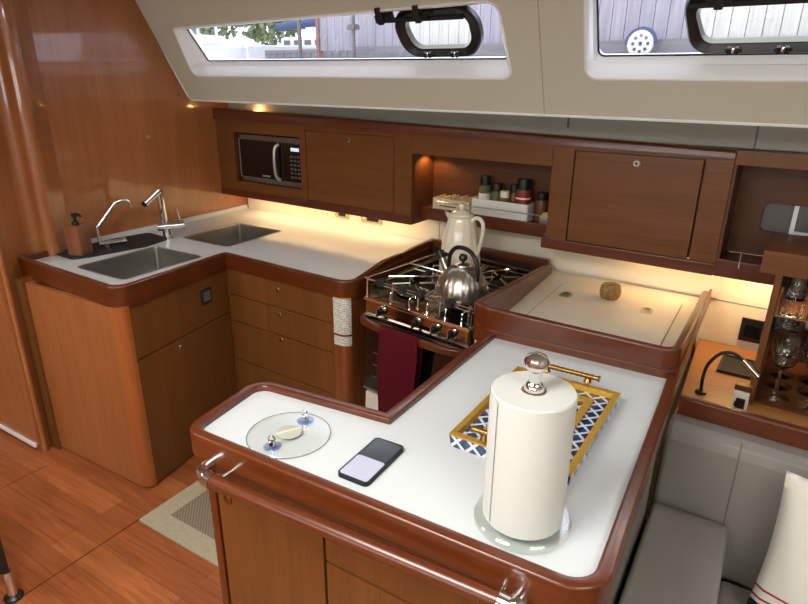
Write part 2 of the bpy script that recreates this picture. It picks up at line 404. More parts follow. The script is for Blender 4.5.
# walls out of view and ceiling
struct('wall_far_left', B(-3.8, -3.75, -2.2, 1.6, 0, 2.35), M['bulk'])
struct('wall_back', plate(bmesh.new(), [(-3.75, 0), (2.15, 0), (2.15, 2.12), (-3.75, 2.12)], (rrect(-2.6, -.7, 1.35, 1.85, .08), rrect(-.3, 1.7, 1.35, 1.85, .08)), -2.2, -2.15, mat=XZ0), M['liner'])
for i_, (a_, b_) in enumerate(((-2.6, -.7), (-.3, 1.7))):  # unseen side windows, added to go with the fill lamps behind the camera
    w = struct('window_%d' % (i_+6), plate(bmesh.new(), rrect(a_-.03, b_+.03, 1.32, 1.88, .1), (rrect(a_+.01, b_-.01, 1.36, 1.84, .07),), -2.16, -2.13, mat=XZ0), M['whiteplastic'])
    obj('pane', plate(bmesh.new(), rrect(a_, b_, 1.35, 1.85, .08), (), -2.18, -2.175, mat=XZ0), M['clearpane'], w)
struct('wall_right', B(2.15, 2.2, -2.2, 3.0, 0, 2.12), M['liner'])
# the hull side behind the galley, cream splashback below, grey liner above
struct('wall_hull', B(0, 5.2, .2, .23, 0, 1.70), M['cream'], loc=O, rz=TH)
struct('wall_hull_liner', B(0, 5.2, .10, .199, 1.462, 1.667), M['liner_d'], loc=O, rz=TH)
struct('trim_5', B(0, 5.2, -.205, .2, 1.668, 1.68), M['liner_d'], loc=O, rz=TH)
bm = bmesh.new()
box(bm, 2.657, 2.662, .196, .2, .6, 1.03); box(bm, 2.662, 3.2, .198, .2, .8685, .870)
struct('trim_6', bm, M['grey'], loc=O, rz=TH)
bm = bmesh.new(); box(bm, 2.064, 2.069, .094, .1, 1.50, 1.66); box(bm, 2.735, 2.74, .094, .1, 1.44, 1.66); struct('trim_7', bm, M['grey'], loc=O, rz=TH)

# sloping headliner with the two long windows (local x along the hull, y up the slope, z inwards)
ya, za = -.164, 1.558; t0, t1 = -.263, .468; L = math.hypot(t0, t1); t0 /= L; t1 /= L
TV = EY*t0+Vector((0, 0, t1)); NI = EX.cross(TV)
MW = Matrix.Identity(4)
for i, v in enumerate((EX, TV, NI)):
    for j in range(3): MW[j][i] = v[j]
OW = H(0, ya, za); MW.translation = OW
w1 = fillet([(.165, .148), (1.962, .148), (1.955, .416), (.205, .386)], [.035, .03, .05, .015], 6)
w2 = fillet([(2.238, .150), (4.1, .150), (4.1, .43), (2.256, .43)], [.035, .03, .05, .03], 6)
g1 = fillet([(.262, .196), (1.936, .190), (1.934, .392), (.225, .366)], [.012, .02, .03, .01], 6)
g2 = fillet([(2.262, .196), (4.07, .196), (4.07, .41), (2.268, .41)], [.02, .02, .03, .02], 6)
bm = bmesh.new(); plate(bm, [(.012, 0), (4.6, 0), (4.6, .66), (.012, .66)], (w1, w2), -.012, 0)
hw = struct('wall_window_side', bm, M['liner']); place(hw, MW)
bm = bmesh.new(); tube(bm, [(.012, .66, .0), (.012, .02, .0), (.03, .0, 0), (4.6, 0, 0)], .005, 8)
o = struct('trim_8', bm, M['whiteplastic']); place(o, MW)
bm = bmesh.new(); plate(bm, [(2.068, 0), (2.072, 0), (2.114, .66), (2.110, .66)], (), 0, .0006)
o = struct('trim_9', bm, M['liner_d']); place(o, MW)
# outer coachroof skin keeps stray light out between the panels
bm = bmesh.new(); plate(bm, [(.0, .06), (4.8, .06), (4.8, .70), (.0, .70)],
      (fillet([(.12, .12), (2.01, .12), (2.01, .46), (.12, .46)], .02, 4), fillet([(2.19, .12), (4.25, .12), (4.25, .48), (2.19, .48)], .02, 4)), -.085, -.075)
o = struct('wall_coachroof', bm, M['whiteplastic']); place(o, MW)
def offset_loop(lp, d):
    n = len(lp); out = []
    for i in range(n):
        a = Vector(lp[i-1][:2]); b = Vector(lp[(i+1) % n][:2]); t = (b-a).normalized()
        out.append((lp[i][0]-t.y*-d, lp[i][1]+t.x*-d))
    return out
def window(name, wl, gl, hx0, hx1, hs0, hs1, hr):
    w = bpy.data.objects.new(name, None); COL.objects.link(w); w['kind'] = 'structure'; place(w, MW)
    bm = bmesh.new()
    ol = offset_loop(wl, .008)
    loops = [[(p[0], p[1], .000) for p in ol], [(p[0], p[1], .005) for p in ol], [(p[0], p[1], .006) for p in offset_loop(wl, .002)],
             [(p[0], p[1], -.002) for p in offset_loop(wl, -.006)]]
    mid = [((a[0]*.45+b[0]*.55), (a[1]*.45+b[1]*.55)) for a, b in zip(wl, gl)]
    loops += [[(p[0], p[1], -.030) for p in mid], [(p[0], p[1], -.036) for p in offset_loop(gl, .022)],
              [(p[0], p[1], -.050) for p in offset_loop(gl, .004)], [(p[0], p[1], -.075) for p in offset_loop(gl, .004)]]
    loft(bm, loops); obj('window_frame', bm, M['whiteplastic'], w)
    bm = bmesh.new(); tube(bm, [(p[0], p[1], -.053) for p in gl], .0035, 6, closed=True); obj('gasket', bm, M['black'], w)
    hole = rrect(hx0+.02, hx1-.02, hs0+.02, hs1-.02, hr*.8)
    bm = bmesh.new(); plate(bm, offset_loop(gl, .003), (hole,), -.062, -.057); obj('pane', bm, M['pane'], w)
    return w
def portlight(w, x0, x1, s0, s1, ix0, ix1, is0, is1, r, clips, hinges, bar=.10):
    h = bpy.data.objects.new('opening_portlight', None); COL.objects.link(h); h.parent = w; h['label'] = 'black framed opening portlight set in the long window'
    # one mesh frame so that its clips and hinges are sub-parts
    COL.objects.unlink(h); bpy.data.objects.remove(h)
    bm = bmesh.new(); sk = -.012
    def lp(a, b, c, d, rr): return fillet([(a-sk*0, c), (b+.0, c), (b-.0, d), (a-.035, d)], rr, 8)
    outs = lp(x0, x1, s0, s1, r); ins = lp(ix0, ix1, is0, is1, r*.55)
    mid_i = [((a[0]*.3+b[0]*.7), (a[1]*.3+b[1]*.7)) for a, b in zip(outs, ins)]
    mid_o = [((a[0]*.7+b[0]*.3), (a[1]*.7+b[1]*.3)) for a, b in zip(outs, ins)]
    loft(bm, [[(p[0], p[1], -.056) for p in outs], [(p[0], p[1], -.034) for p in outs], [(p[0], p[1], -.026) for p in offset_loop(outs, -.006)],
              [(p[0], p[1], -.028) for p in mid_o], [(p[0], p[1], -.038) for p in mid_i],
              [(p[0], p[1], -.040) for p in offset_loop(ins, .003)], [(p[0], p[1], -.064) for p in ins]])
    f = obj('opening_portlight', bm, M['black'], w, 'black rounded frame of the opening portlight')
    bm = bmesh.new(); plate(bm, offset_loop(ins, .002), (), -.060, -.057); obj('portlight_pane', bm, M['clearpane'], f)
    for cx in clips:
        bm = bmesh.new(); box(bm, cx-.016, cx-.004, s0+.006, s0+.026, -.03, -.016, .002); box(bm, cx+.004, cx+.016, s0+.006, s0+.026, -.03, -.016, .002)
        box(bm, cx-.022, cx+.022, s0+.010, s0+.02, -.032, -.024, .002)
        obj('catch', bm, M['blackm'], f)
        bm = bmesh.new(); lathe(bm, [(0, 0), (.006, 0), (.006, .004), (0, .006)], (cx, s0+.018, -.022), 12); obj('catch_screw', bm, M['chrome'], f)
    for cx in hinges:
        bm = bmesh.new(); box(bm, cx-.034, cx+.034, is1-.004, is1+.026, -.045, -.008, .004)
        box(bm, cx-.010, cx+.014, is1-.002, is1+.060, -.020, .012, .004)
        obj('hinge', bm, M['blackm'], f)
    bm = bmesh.new(); box(bm, ix0-bar, ix1-.0, is1-.006, is1+.008, -.03, -.014, .002); obj('stay_bar', bm, M['blackm'], f)
w = window('window_1', w1, g1, 1.50, 1.86, .205, .40, .06)
portlight(w, 1.508, 1.852, .209, .397, 1.555, 1.805, .243, .362, .085, (1.615, 1.735), (1.46, 1.63))
w = window('window_2', w2, g2, 2.54, 3.02, .205, .40, .06)
portlight(w, 2.548, 3.03, .207, .405, 2.583, 2.985, .240, .358, .065, (2.665, 2.79), (2.62, 2.93), .045)

# ceiling over the cabin: starts where the sloping side ends
bm = bmesh.new(); y1 = H(0, ya+t0*.66).y
hatches = [(-1.25, -.35, -.55, .35), (-2.9, -2.3, -.4, .5), (.5, 1.3, -.2, .6)]
holes = [rrect(a, b, c_, d_, .06) for a, b, c_, d_ in hatches]
plate(bm, [(-3.8, -2.2), (2.2, -2.2), (2.2, y1-.25), (-2.83, y1+.05), (-3.8, y1+.05)], holes, 2.10, 2.13)
struct('ceiling', bm, M['liner'])
for i, (a, b, c_, d_) in enumerate(hatches):
    w = struct('window_%d' % (i+3), plate(bmesh.new(), rrect(a-.02, b+.02, c_-.02, d_+.02, .07), (rrect(a+.02, b-.02, c_+.02, d_-.02, .05),), 2.085, 2.14), M['silver'])
    obj('pane', plate(bmesh.new(), rrect(a, b, c_, d_, .05), (), 2.115, 2.12), M['clearpane'], w)

# ------------------------------------------------------------------ overhead lockers (frame: x along the hull, y outboard)
HL = tuple(O)
def door_knob(parent, x, y, z, mat='chrome', r=.011):
    bm = bmesh.new(); R = Matrix.Rotation(PI/2, 4, 'X')
    lathe(bm, [(0, 0), (r, 0), (r, .003), (r*.7, .006), (0, .006)], (x, y, z), 20, mat=R)
    k = obj('lock_knob', bm, M[mat], parent)
    bm = bmesh.new(); lathe(bm, [(0, 0), (r*.45, 0), (r*.45, .0012), (0, .0012)], (x, y-.006, z), 12, mat=R); obj('knob_centre', bm, M['black'], k)
    return k
R_X = Matrix.Rotation(PI/2, 4, 'X')
XZ = Matrix(((1, 0, 0, 0), (0, 0, 1, 0), (0, 1, 0, 0), (0, 0, 0, 1)))     # plate drawn in x,z, thickness along y
def plate_xz(bm, outer, holes, y0, y1): return plate(bm, outer, holes, y0, y1, mat=XZ)
ZB, ZT = 1.066, 1.425
mwc = thing('microwave_locker', 'wooden overhead locker with an open bay holding the microwave', 'cabinet', HL, TH)
bm = bmesh.new(); plate_xz(bm, [(0, 1.045), (.703, 1.045), (.703, 1.456), (0, 1.456)], ([(.146, 1.112), (.662, 1.112), (.662, 1.386), (.146, 1.386)],), 0, .02)
box(bm, .0, .703, .02, .2, 1.066, 1.082); box(bm, .0, .703, .02, .2, 1.43, 1.45)
box(bm, .0, .02, .02, .2, 1.08, 1.43); box(bm, .685, .703, .02, .2, 1.08, 1.43)
obj('body', bm, M['faceh'], mwc)
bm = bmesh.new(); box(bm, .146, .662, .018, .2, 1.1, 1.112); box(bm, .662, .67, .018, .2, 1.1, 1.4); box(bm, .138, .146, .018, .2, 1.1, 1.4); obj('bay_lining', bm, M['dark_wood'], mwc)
bm = bmesh.new(); box(bm, 0, .703, -.004, .016, 1.02, 1.060, .004); obj('light_valance', bm, M['trimx'], mwc)
# the microwave itself
mv = thing('microwave', 'black and grey microwave oven in the overhead locker bay', 'microwave', H(.405, .035, 1.112), TH)
bm = bmesh.new(); box(bm, -.25, .25, .0, .15, 0.0, .262, .006); obj('body', bm, M['mwgrey'], mv)
bm = bmesh.new(); box(bm, -.235, .118, -.016, .0, .030, .236, .004); dr = obj('door', bm, M['blackg'], mv)
bm = bmesh.new(); box(bm, -.243, -.235, -.017, .0, .026, .240, .002); obj('door_edge', bm, M['silver'], dr)
bm = bmesh.new(); tube(bm, smooth_path([(.085, -.017, .226), (.072, -.036, .205), (.068, -.042, .13), (.072, -.036, .055), (.085, -.017, .036)], 5), .009, 10); obj('door_handle', bm, M['silver'], dr)
bm = bmesh.new(); box(bm, .118, .243, -.016, .0, .030, .236, .004); cp = obj('control_panel', bm, M['blackg'], mv)
bm = bmesh.new(); box(bm, .172, .232, -.0175, -.016, .196, .214); obj('display', bm, M['display'], cp)
bm = bmesh.new()
for i in range(3):
    for j in range(6): box(bm, .165+.026*i, .182+.026*i, -.0175, -.016, .052+.022*j, .062+.022*j)
obj('buttons', bm, M['grey'], cp)
def text(body, size, mat, parent, m, name='lettering', ext=.0004):
    cu = bpy.data.curves.new(name, 'FONT'); cu.body = body; cu.size = size; cu.extrude = ext; cu.align_x = 'CENTER'
    t = bpy.data.objects.new('t', cu); COL.objects.link(t); bpy.context.view_layer.update()
    me = bpy.data.meshes.new_from_object(t); bpy.data.objects.remove(t); me.materials.clear(); me.materials.append(mat)
    me.transform(m); o = bpy.data.objects.new(name, me); COL.objects.link(o)
    if parent is not None: o.parent = parent
    return o
text('SAMSUNG', .014, M['lettering'], dr, Matrix.Translation((-.03, -.0168, .040)) @ R_X)

lk = thing('flap_locker', 'wooden overhead locker with a lift-up door, right of the microwave', 'cabinet', HL, TH)
bm = bmesh.new(); box(bm, .704, 1.374, .022, .2, ZB, 1.45); box(bm, 1.274, 1.374, 0, .022, 1.045, 1.456, .002); box(bm, .704, 1.274, 0, .022, 1.425, 1.456); box(bm, .704, 1.274, .0, .022, 1.045, 1.064)
obj('body', bm, M['faceh'], lk)
bm = bmesh.new(); box(bm, .708, 1.271, 0, .02, 1.067, 1.422, .002); dd = obj('door', bm, M['faceh'], lk); door_knob(dd, .998, 0, 1.393)
bm = bmesh.new(); box(bm, .704, 1.378, -.004, .016, 1.02, 1.062, .004); box(bm, 1.362, 1.378, .016, .19, 1.02, 1.07, .002); obj('light_valance', bm, M['trimx'], lk)

nk = thing('niche_shelf', 'open wooden niche over the stove holding spices', 'shelf', HL, TH)
bm = bmesh.new(); box(bm, 1.375, 2.052, 0, .2, 1.355, 1.456, .001); obj('top_panel', bm, M['faceh'], nk)
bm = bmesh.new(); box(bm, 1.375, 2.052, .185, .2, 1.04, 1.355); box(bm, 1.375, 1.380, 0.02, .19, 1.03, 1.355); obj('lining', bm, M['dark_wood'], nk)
bm = bmesh.new(); box(bm, 1.380, 2.052, .085, .186, 1.062, 1.090, .002); obj('shelf_board', bm, M['faceh'], nk)
bm = bmesh.new(); box(bm, 1.380, 2.048, .075, .09, 1.040, 1.098, .004); obj('front_lip', bm, M['trimx'], nk)
bm = bmesh.new(); tube(bm, [(1.52, .0, 1.15), (2.06, .0, 1.15)], .003, 8)
for x in (1.565,): tube(bm, [(x, .075, 1.085), (x, .0, 1.095), (x, .0, 1.15)], .0028, 8)
obj('guard_rail', bm, M['steel'], nk, 'thin steel rail in front of the spices')
bm = bmesh.new(); lathe(bm, [(0, 0), (.018, 0), (.018, -.004), (0, -.004)], (1.415, .12, 1.354), 20); obj('lamp', bm, M['led'], nk, 'small warm lamp in the niche ceiling')

rk = thing('corner_locker', 'wooden overhead locker with a lift-up door right of the spice niche', 'cabinet', HL, TH)
bm = bmesh.new(); box(bm, 2.053, 2.698, .022, .2, ZB, 1.45); box(bm, 2.053, 2.140, 0, .022, 1.045, 1.45, .002); box(bm, 2.14, 2.698, 0, .022, 1.425, 1.452); box(bm, 2.14, 2.698, 0, .022, 1.045, 1.063)
box(bm, 2.61, 2.698, -.001, .022, 1.064, 1.425, .002)
obj('body', bm, M['faceh'], rk)
bm = bmesh.new(); box(bm, 2.146, 2.603, -.002, .02, 1.067, 1.422, .002); dd = obj('door', bm, M['faceh'], rk); door_knob(dd, 2.379, -.002, 1.393, 'steel', .014)
bm = bmesh.new(); box(bm, 2.036, 2.698, -.004, .016, 1.018, 1.062, .004); box(bm, 2.036, 2.052, .016, .19, 1.018, 1.07, .002); obj('light_valance', bm, M['trimx'], rk)

ol = thing('open_locker', 'dark open locker at the right end of the overhead row', 'shelf', HL, TH)
bm = bmesh.new(); box(bm, 2.699, 3.6, 0, .02, 1.414, 1.462, .002); obj('top_frame', bm, M['face'], ol)
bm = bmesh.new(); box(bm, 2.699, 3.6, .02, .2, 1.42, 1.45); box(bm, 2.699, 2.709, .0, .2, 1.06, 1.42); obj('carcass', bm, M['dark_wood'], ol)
hl = rrect(2.80, 2.965, 1.168, 1.272, .02)
bm = bmesh.new(); plate_xz(bm, [(2.709, 1.05), (3.6, 1.05), (3.6, 1.42), (2.709, 1.42)], (hl,), .165, .185); obj('back_panel', bm, M['dark_wood'], ol)
bm = bmesh.new(); box(bm, 2.79, 2.98, .186, .199, 1.15, 1.29); obj('cutout_lining', bm, M['grey'], ol, 'grey lining seen through the rounded cut-out')
bm = bmesh.new(); box(bm, 2.893, 2.908, .176, .188, 1.165, 1.275, .002); box(bm, 2.9, 2.99, .178, .188, 1.165, 1.178, .002); obj('cutout_frame', bm, M['whiteplastic'], ol, 'white frame edge inside the rounded cut-out')
bm = bmesh.new(); box(bm, 2.699, 3.6, -.004, .016, 1.02, 1.085, .004); box(bm, 2.699, 3.6, .016, .19, 1.068, 1.08); obj('bottom_board', bm, M['trimx'], ol)
bm = bmesh.new(); tube(bm, [(2.735, .0, 1.117), (2.86, .0, 1.117)], .0025, 8)
cyl(bm, (2.775, 0, 1.062), (2.775, 0, 1.117), .006, .002, 10); obj('guard_rail', bm, M['chrome'], ol, 'short chrome guard rail')

tr = obj('top_fiddle', sweep(bmesh.new(), [(0, .012), (1.3, .012), (2.698, .012)], .05, lambda p: 1.452-.007*p.x, lambda p: 1.512-.018*p.x, ch=.012), M['trimx'])
tag(tr, 'long red-brown wooden fiddle rail along the top of the overhead lockers', 'trim rail', HL, TH)
for i, (x, lab) in enumerate(((.27, 'small round downlight above the microwave locker'),)):
    bm = bmesh.new(); lathe(bm, [(0, 0), (.02, 0), (.022, .01), (0, .01)], (0, 0, 0), 20)
    dl = obj('downlight', bm, M['led']); tag(dl, lab, 'light', H(x, .08, 1.462), TH)
bm = bmesh.new(); box(bm, .02, 5, .04, .099, 1.452, 1.46); obj('locker_top_board', bm, M['dark_wood']); lb = bpy.data.objects['locker_top_board']; tag(lb, 'dark wooden board closing the top of the overhead lockers', 'board', HL, TH)

# ---------------------------------------------------------------- things in the niche
def jar(name, label, cat, x, y, z, r, h, body, lid, lidc, band=None, grp=None, sq=False):
    r *= 1.32; h *= 1.12
    t = thing(name, label, cat, H(x, y, z), TH, grp)
    bm = bmesh.new(); lathe(bm, [(0, 0), (r*.95, 0), (r, .004), (r, h*.68), (r*.78, h*.76), (0, h*.76)], seg=24); bd = obj('body', bm, M[body], t)
    bm = bmesh.new(); lathe(bm, [(0, h*.76), (r*.85, h*.76), (r*.85, h*.98), (r*.8, h), (0, h)], seg=24); obj('lid', bm, M[lid], t)
    if band:
        bm = bmesh.new(); k0_, k1_ = (.42, .70) if band == 'redlabel' else (.12, .55); lathe(bm, [(r*1.012, h*k0_), (r*1.012, h*k1_)], seg=24); lb = obj('paper_label', bm, M[band], t)
        if band == 'redlabel': obj('print_band', lathe(bmesh.new(), [(r*1.02, h*.52), (r*1.02, h*.56)], seg=24), M['offwhite'], lb)
    return t
bn = thing('storage_bin', 'white plastic bin of spice jars in the niche over the stove', 'box', H(1.785, .130, 1.0905), TH)
bm = bmesh.new(); bo = rrect(-.140, .140, -.040, .040, .01)
plate(bm, bo, (), 0, .004); plate(bm, bo, (rrect(-.137, .137, -.037, .037, .008),), .004, .078)
obj('body', bm, M['bin'], bn)
zb = 1.0955
jar('pepper_grinder', 'tall black-topped grinder at the left of the white spice bin', 'grinder', 1.69, .137, zb, .021, .155, 'herb', 'black', 0, 'offwhite')
jar('herb_jar', 'green herb jar with a black lid beside the grinder in the bin', 'jar', 1.748, .140, zb, .022, .128, 'herb', 'black', 0)
jar('salt_jar', 'small white-topped jar in the middle of the spice bin', 'jar', 1.800, .118, zb, .018, .105, 'herb', 'offwhite', 0)
jar('pepper_jar', 'black-lidded jar behind the white-topped jar in the bin', 'jar', 1.831, .148, zb, .018, .130, 'amber', 'black', 0)
jar('spice_bottle', 'largest spice bottle, with a dark red label and black lid', 'bottle', 1.884, .131, zb, .0265, .158, 'amber', 'black', 0, 'redlabel')
jar('spice_jar', 'brown spice jar just right of the white bin', 'jar', 1.965, .150, 1.0905, .022, .115, 'amber', 'black', 0)
tb = thing('tea_box', 'cream box of tea sachets at the left of the niche', 'box', H(1.535, .13, 1.0905), TH)
bm = bmesh.new(); plate(bm, rrect(-.10, .10, -.035, .04, .003), (), 0, .003); plate(bm, rrect(-.10, .10, -.035, .04, .003), (rrect(-.097, .097, -.032, .037, .002),), .003, .055); bx = obj('body', bm, M['tea'], tb)
bm = bmesh.new(); box(bm, -.06, .03, -.0362, -.035, .018, .024); obj('printed_line', bm, M['grey'], bx)
for i in range(9):
    bm = bmesh.new(); Rm = Matrix.Translation((-.08+.02*i, .002, .004)) @ Matrix.Rotation(random.uniform(.1, .4), 4, 'Y'); box(bm, -.002, .002, -.028, .03, 0, .066+random.uniform(-.006, .01), .001, mat=Rm)
    s_ = obj('tea_sachet', bm, M['tea']); tag(s_, 'cream paper tea sachet standing in the tea box', 'tea sachet', H(1.535, .13, 1.0905), TH, 'tea sachets in the cream box')
bm = bmesh.new(); box(bm, -.022, .022, -.008, .008, 0, .01, .003); box(bm, -.018, .024, -.006, .008, .01, .018, .003)
o = obj('bag_clip', bm, M['yellow']); tag(o, 'yellow clip lying on the packet at the right of the niche', 'clip', H(2.005, .115, 1.1245), TH+.1)
bm = bmesh.new(); box(bm, -.028, .028, -.012, .014, 0, .033, .006)
o = obj('small_packet', bm, M['silver']); tag(o, 'small silvery packet at the right end of the niche', 'packet', H(2.005, .115, 1.0905), TH)

# LED strips under the lockers: real fittings with light
def strip(x0, x1, lab, power, z=1.060, y=.10):
    bm = bmesh.new(); box(bm, x0, x1, y-.012, y+.012, z-.002, z+.006); o = obj('led_strip', bm, M['led']); tag(o, lab, 'light', HL, TH)
    l = bpy.data.lights.new('strip_light', 'AREA'); l.shape = 'RECTANGLE'; l.size = x1-x0; l.size_y = .02; l.energy = power; l.color = (1, .68, .34)
    q = bpy.data.objects.new('strip_light', l); COL.objects.link(q); q.location = H((x0+x1)/2, y, z-.004); q.rotation_euler = (0, 0, TH)
strip(.12, 1.30, 'warm light strip under the microwave and flap lockers', 2.0)
strip(2.36, 2.80, 'warm light strip under the right-hand overhead locker', .55)
strip(2.82, 2.90, 'short warm light strip over the little shelf beside the glasses', 1.2); strip(2.94, 3.32, 'warm light strip inside the top of the glass rack', 1.6)
l = bpy.data.lights.new('niche_light', 'SPOT'); l.energy = 1.6; l.color = (1, .6, .25); l.spot_size = 2.4; l.shadow_soft_size = .015
q = bpy.data.objects.new('niche_light', l); COL.objects.link(q); q.location = H(1.415, .10, 1.345); q.rotation_euler = (0, 0, 0)
l = bpy.data.lights.new('top_light', 'POINT'); l.energy = .5; l.color = (1, .55, .2); l.shadow_soft_size = .02
q = bpy.data.objects.new('top_light', l); COL.objects.link(q); q.location = H(.27, .075, 1.50)

# ---------------------------------------------------------------- galley worktop (L-shaped) with sinks
WT = [(-2.83, 1.402), (-2.79, 1.402), (-2.79, 1.262), (-2.02, 1.232), (-2.125, 1.862), (-1.385, 1.826), (-1.407, 2.60), (-2.83, 2.69)]
top_path = fillet(WT, [0, 0, .0, .075, .01, .07, 0, 0], 8)
sink1 = rrect(-2.515, -2.19, 1.375, 1.775, .02); sink2 = rrect(-2.555, -2.225, 1.965, 2.355, .02)
wt = thing('worktop', 'white L-shaped galley worktop edged in red-brown wood, with two sinks', 'worktop', (0, 0, 0))
inner = fillet([(-2.829, 1.402), (-2.775, 1.402), (-2.785, 1.292), (-2.056, 1.264), (-2.155, 1.887), (-1.41, 1.852), (-1.425, 2.606), (-2.829, 2.692)], [0, 0, 0, .045, .02, .045, 0, 0], 8)
bm = bmesh.new(); plate(bm, inner, (sink1, sink2), .87, .90); obj('top', bm, M['white'], wt)
# wooden edge along front, inner corner and drawer fronts
edge = fillet([(-2.79, 1.40), (-2.79, 1.285), (-2.052, 1.258), (-2.150, 1.878), (-1.397, 1.838), (-1.412, 2.595)], [0, .012, .06, .008, .055, 0], 8, closed=False)
bm = bmesh.new(); sweep(bm, edge, .030, .835, lambda p: .905+.020*max(0, min(1, (1.86-p.y)/.10)) if p.x < -2.0 else .905, ch=.006); obj('wooden_edge', bm, M['trimr'], wt)
bm = bmesh.new(); box(bm, 0.01, 1.42, .185, .199, .9, 1.045); o = obj('splashback_strip', bm, M['cream'], wt); o.location = O; o.rotation_euler = (0, 0, TH)
bm = bmesh.new(); box(bm, -2.829, -2.815, 1.60, 2.68, .9, .925, .003); obj('upstand', bm, M['white'], wt)
def sink(name, lp, label):
    s = thing(name, label, 'sink', (0, 0, 0))
    zs = [(.006, .9012), (.006, .9028), (-.002, .9025), (-.004, .895), (-.006, .775), (-.018, .76)]
    bm = bmesh.new(); loft(bm, [[(p[0], p[1], z) for p in offset_loop(lp, d)] for d, z in zs])
    n = len(lp); bm.verts.ensure_lookup_table(); bm.faces.new([bm.verts[len(bm.verts)-n+i] for i in range(n)])
    obj('bowl', bm, M['sink'], s)
    cx = sum(p[0] for p in lp)/n; cy = sum(p[1] for p in lp)/n
    bm = bmesh.new(); lathe(bm, [(0, .003), (.022, .003), (.038, .001), (.040, .0)], (cx, cy, .761), 24); obj('drain', bm, M['chrome'], s)
    return s
sink('sink', sink1, 'front stainless sink, nearer the camera, beside the black mat')
sink('sink', sink2, 'rear stainless sink, in the corner nearest the hull')

# sink cabinet
sc = thing('sink_cabinet', 'wooden cabinet with a rounded corner under the front sink', 'cabinet', (0, 0, 0))
cab = fillet([(-2.655, 1.258), (-2.045, 1.275), (-2.16, 1.90), (-2.83, 1.9), (-2.83, 1.42), (-2.655, 1.42)], [0, .085, 0, 0, 0, 0], 10)
arc_ = fillet([(-2.675, 1.228), (-2.042, 1.246), (-2.062, 1.34)], [0, .085, 0], 12, closed=False)
front = [Vector((-2.675, 1.228)), arc_[1], arc_[1]+Vector((0, .02)), Vector((-2.675, 1.248))]
bm = bmesh.new(); plate(bm, front, (), .012, .84); obj('front_panel', bm, M['bulk'], sc)
bm = bmesh.new(); plate(bm, list(arc_[1:-1])+[arc_[-2]+Vector((-.02, .0)), arc_[1]+Vector((0.0, .02))], (), .012, .84); obj('corner_post', bm, M['corner'], sc, 'rounded orange-brown corner post')
bm = bmesh.new(); box(bm, -2.675, -2.655, 1.248, 1.40, .012, .84); obj('left_end', bm, M['bulk'], sc)
kp = lambda: fillet([(-2.64, 1.27), (-2.09, 1.285), (-2.17, 1.84), (-2.6, 1.84)], [0, .06, 0, 0], 6)
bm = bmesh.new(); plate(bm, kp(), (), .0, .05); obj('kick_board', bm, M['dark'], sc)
# side with door: panels follow the line from (-2.052,1.36) to (-2.145,1.87)
sd0 = Vector((arc_[-2].x, arc_[-2].y)); sd1 = Vector((-2.152, 1.876)); sa = math.atan2(sd1.y-sd0.y, sd1.x-sd0.x); sl = (sd1-sd0).length
def on_side(o): o.location = (sd0.x, sd0.y, 0); o.rotation_euler = (0, 0, sa); return o
bm = bmesh.new(); box(bm, .0, sl, .02, .05, .045, .84); on_side(obj('side_carcass', bm, M['dark_wood'], sc))
bm = bmesh.new(); box(bm, .002, sl-.001, 0, .018, .015, .602, .002); dd = on_side(obj('door', bm, M['face'], sc)); 
bm = bmesh.new(); lathe(bm, [(0, 0), (.012, 0), (.012, .003), (.008, .006), (0, .006)], (.24, 0, .565), 20, mat=R_X); obj('lock_knob', bm, M['chrome'], dd)
bm = bmesh.new(); box(bm, .002, sl-.001, 0, .018, .607, .835, .002); dd = on_side(obj('upper_panel', bm, M['face'], sc))
bm = bmesh.new(); box(bm, .40, .47, -.008, 0, .705, .775, .004); vp = obj('switch_plate', bm, M['blackm'], dd); 
bm = bmesh.new(); box(bm, .412, .458, -.011, -.008, .717, .763, .002); obj('rocker', bm, M['grey'], vp)

# drawer cabinet
DA = math.radians(-2.75); D0 = (-2.148, 1.876, 0)
dc = thing('drawer_cabinet', 'wooden cabinet with four drawers between the sink and the stove', 'cabinet', D0, DA)
bm = bmesh.new(); box(bm, -.0, .668, .02, .6, .08, .84); box(bm, -.002, .012, 0, .02, .08, .84); obj('body', bm, M['face'], dc)
zz = [(.705, .832), (.568, .700), (.362, .563), (.09, .357)]
for i, (a, b) in enumerate(zz):
    bm = bmesh.new(); box(bm, .014, .662, .0, .019, a, b, .0015); dw = obj('drawer', bm, M['face'], dc)
    if i < 3:
        zk = (.79, .672, .545)[i]
        bm = bmesh.new(); lathe(bm, [(0, 0), (.012, 0), (.012, .003), (.008, .006), (0, .006)], (.345, 0, zk), 20, mat=R_X); kn = obj('knob', bm, M['brass'], dw)
        bm = bmesh.new(); lathe(bm, [(0, 0), (.005, 0), (.005, .001), (0, .001)], (.345, -.006, zk), 12, mat=R_X); obj('knob_centre', bm, M['black'], kn)
cpoly = fillet([(.664, .0), (.738, .0), (.738, .12), (.664, .12)], [0, .062, 0, 0], 12)
bm = bmesh.new(); plate(bm, cpoly, (), .0, .838); obj('corner_post', bm, M['cornerd'], dc)
bm = bmesh.new(); box(bm, .72, .738, .12, .62, .0, .838); obj('stove_side', bm, M['face'], dc)
bm = bmesh.new(); box(bm, .0, .67, .04, .06, 0, .085); obj('kick_board', bm, M['dark'], dc)
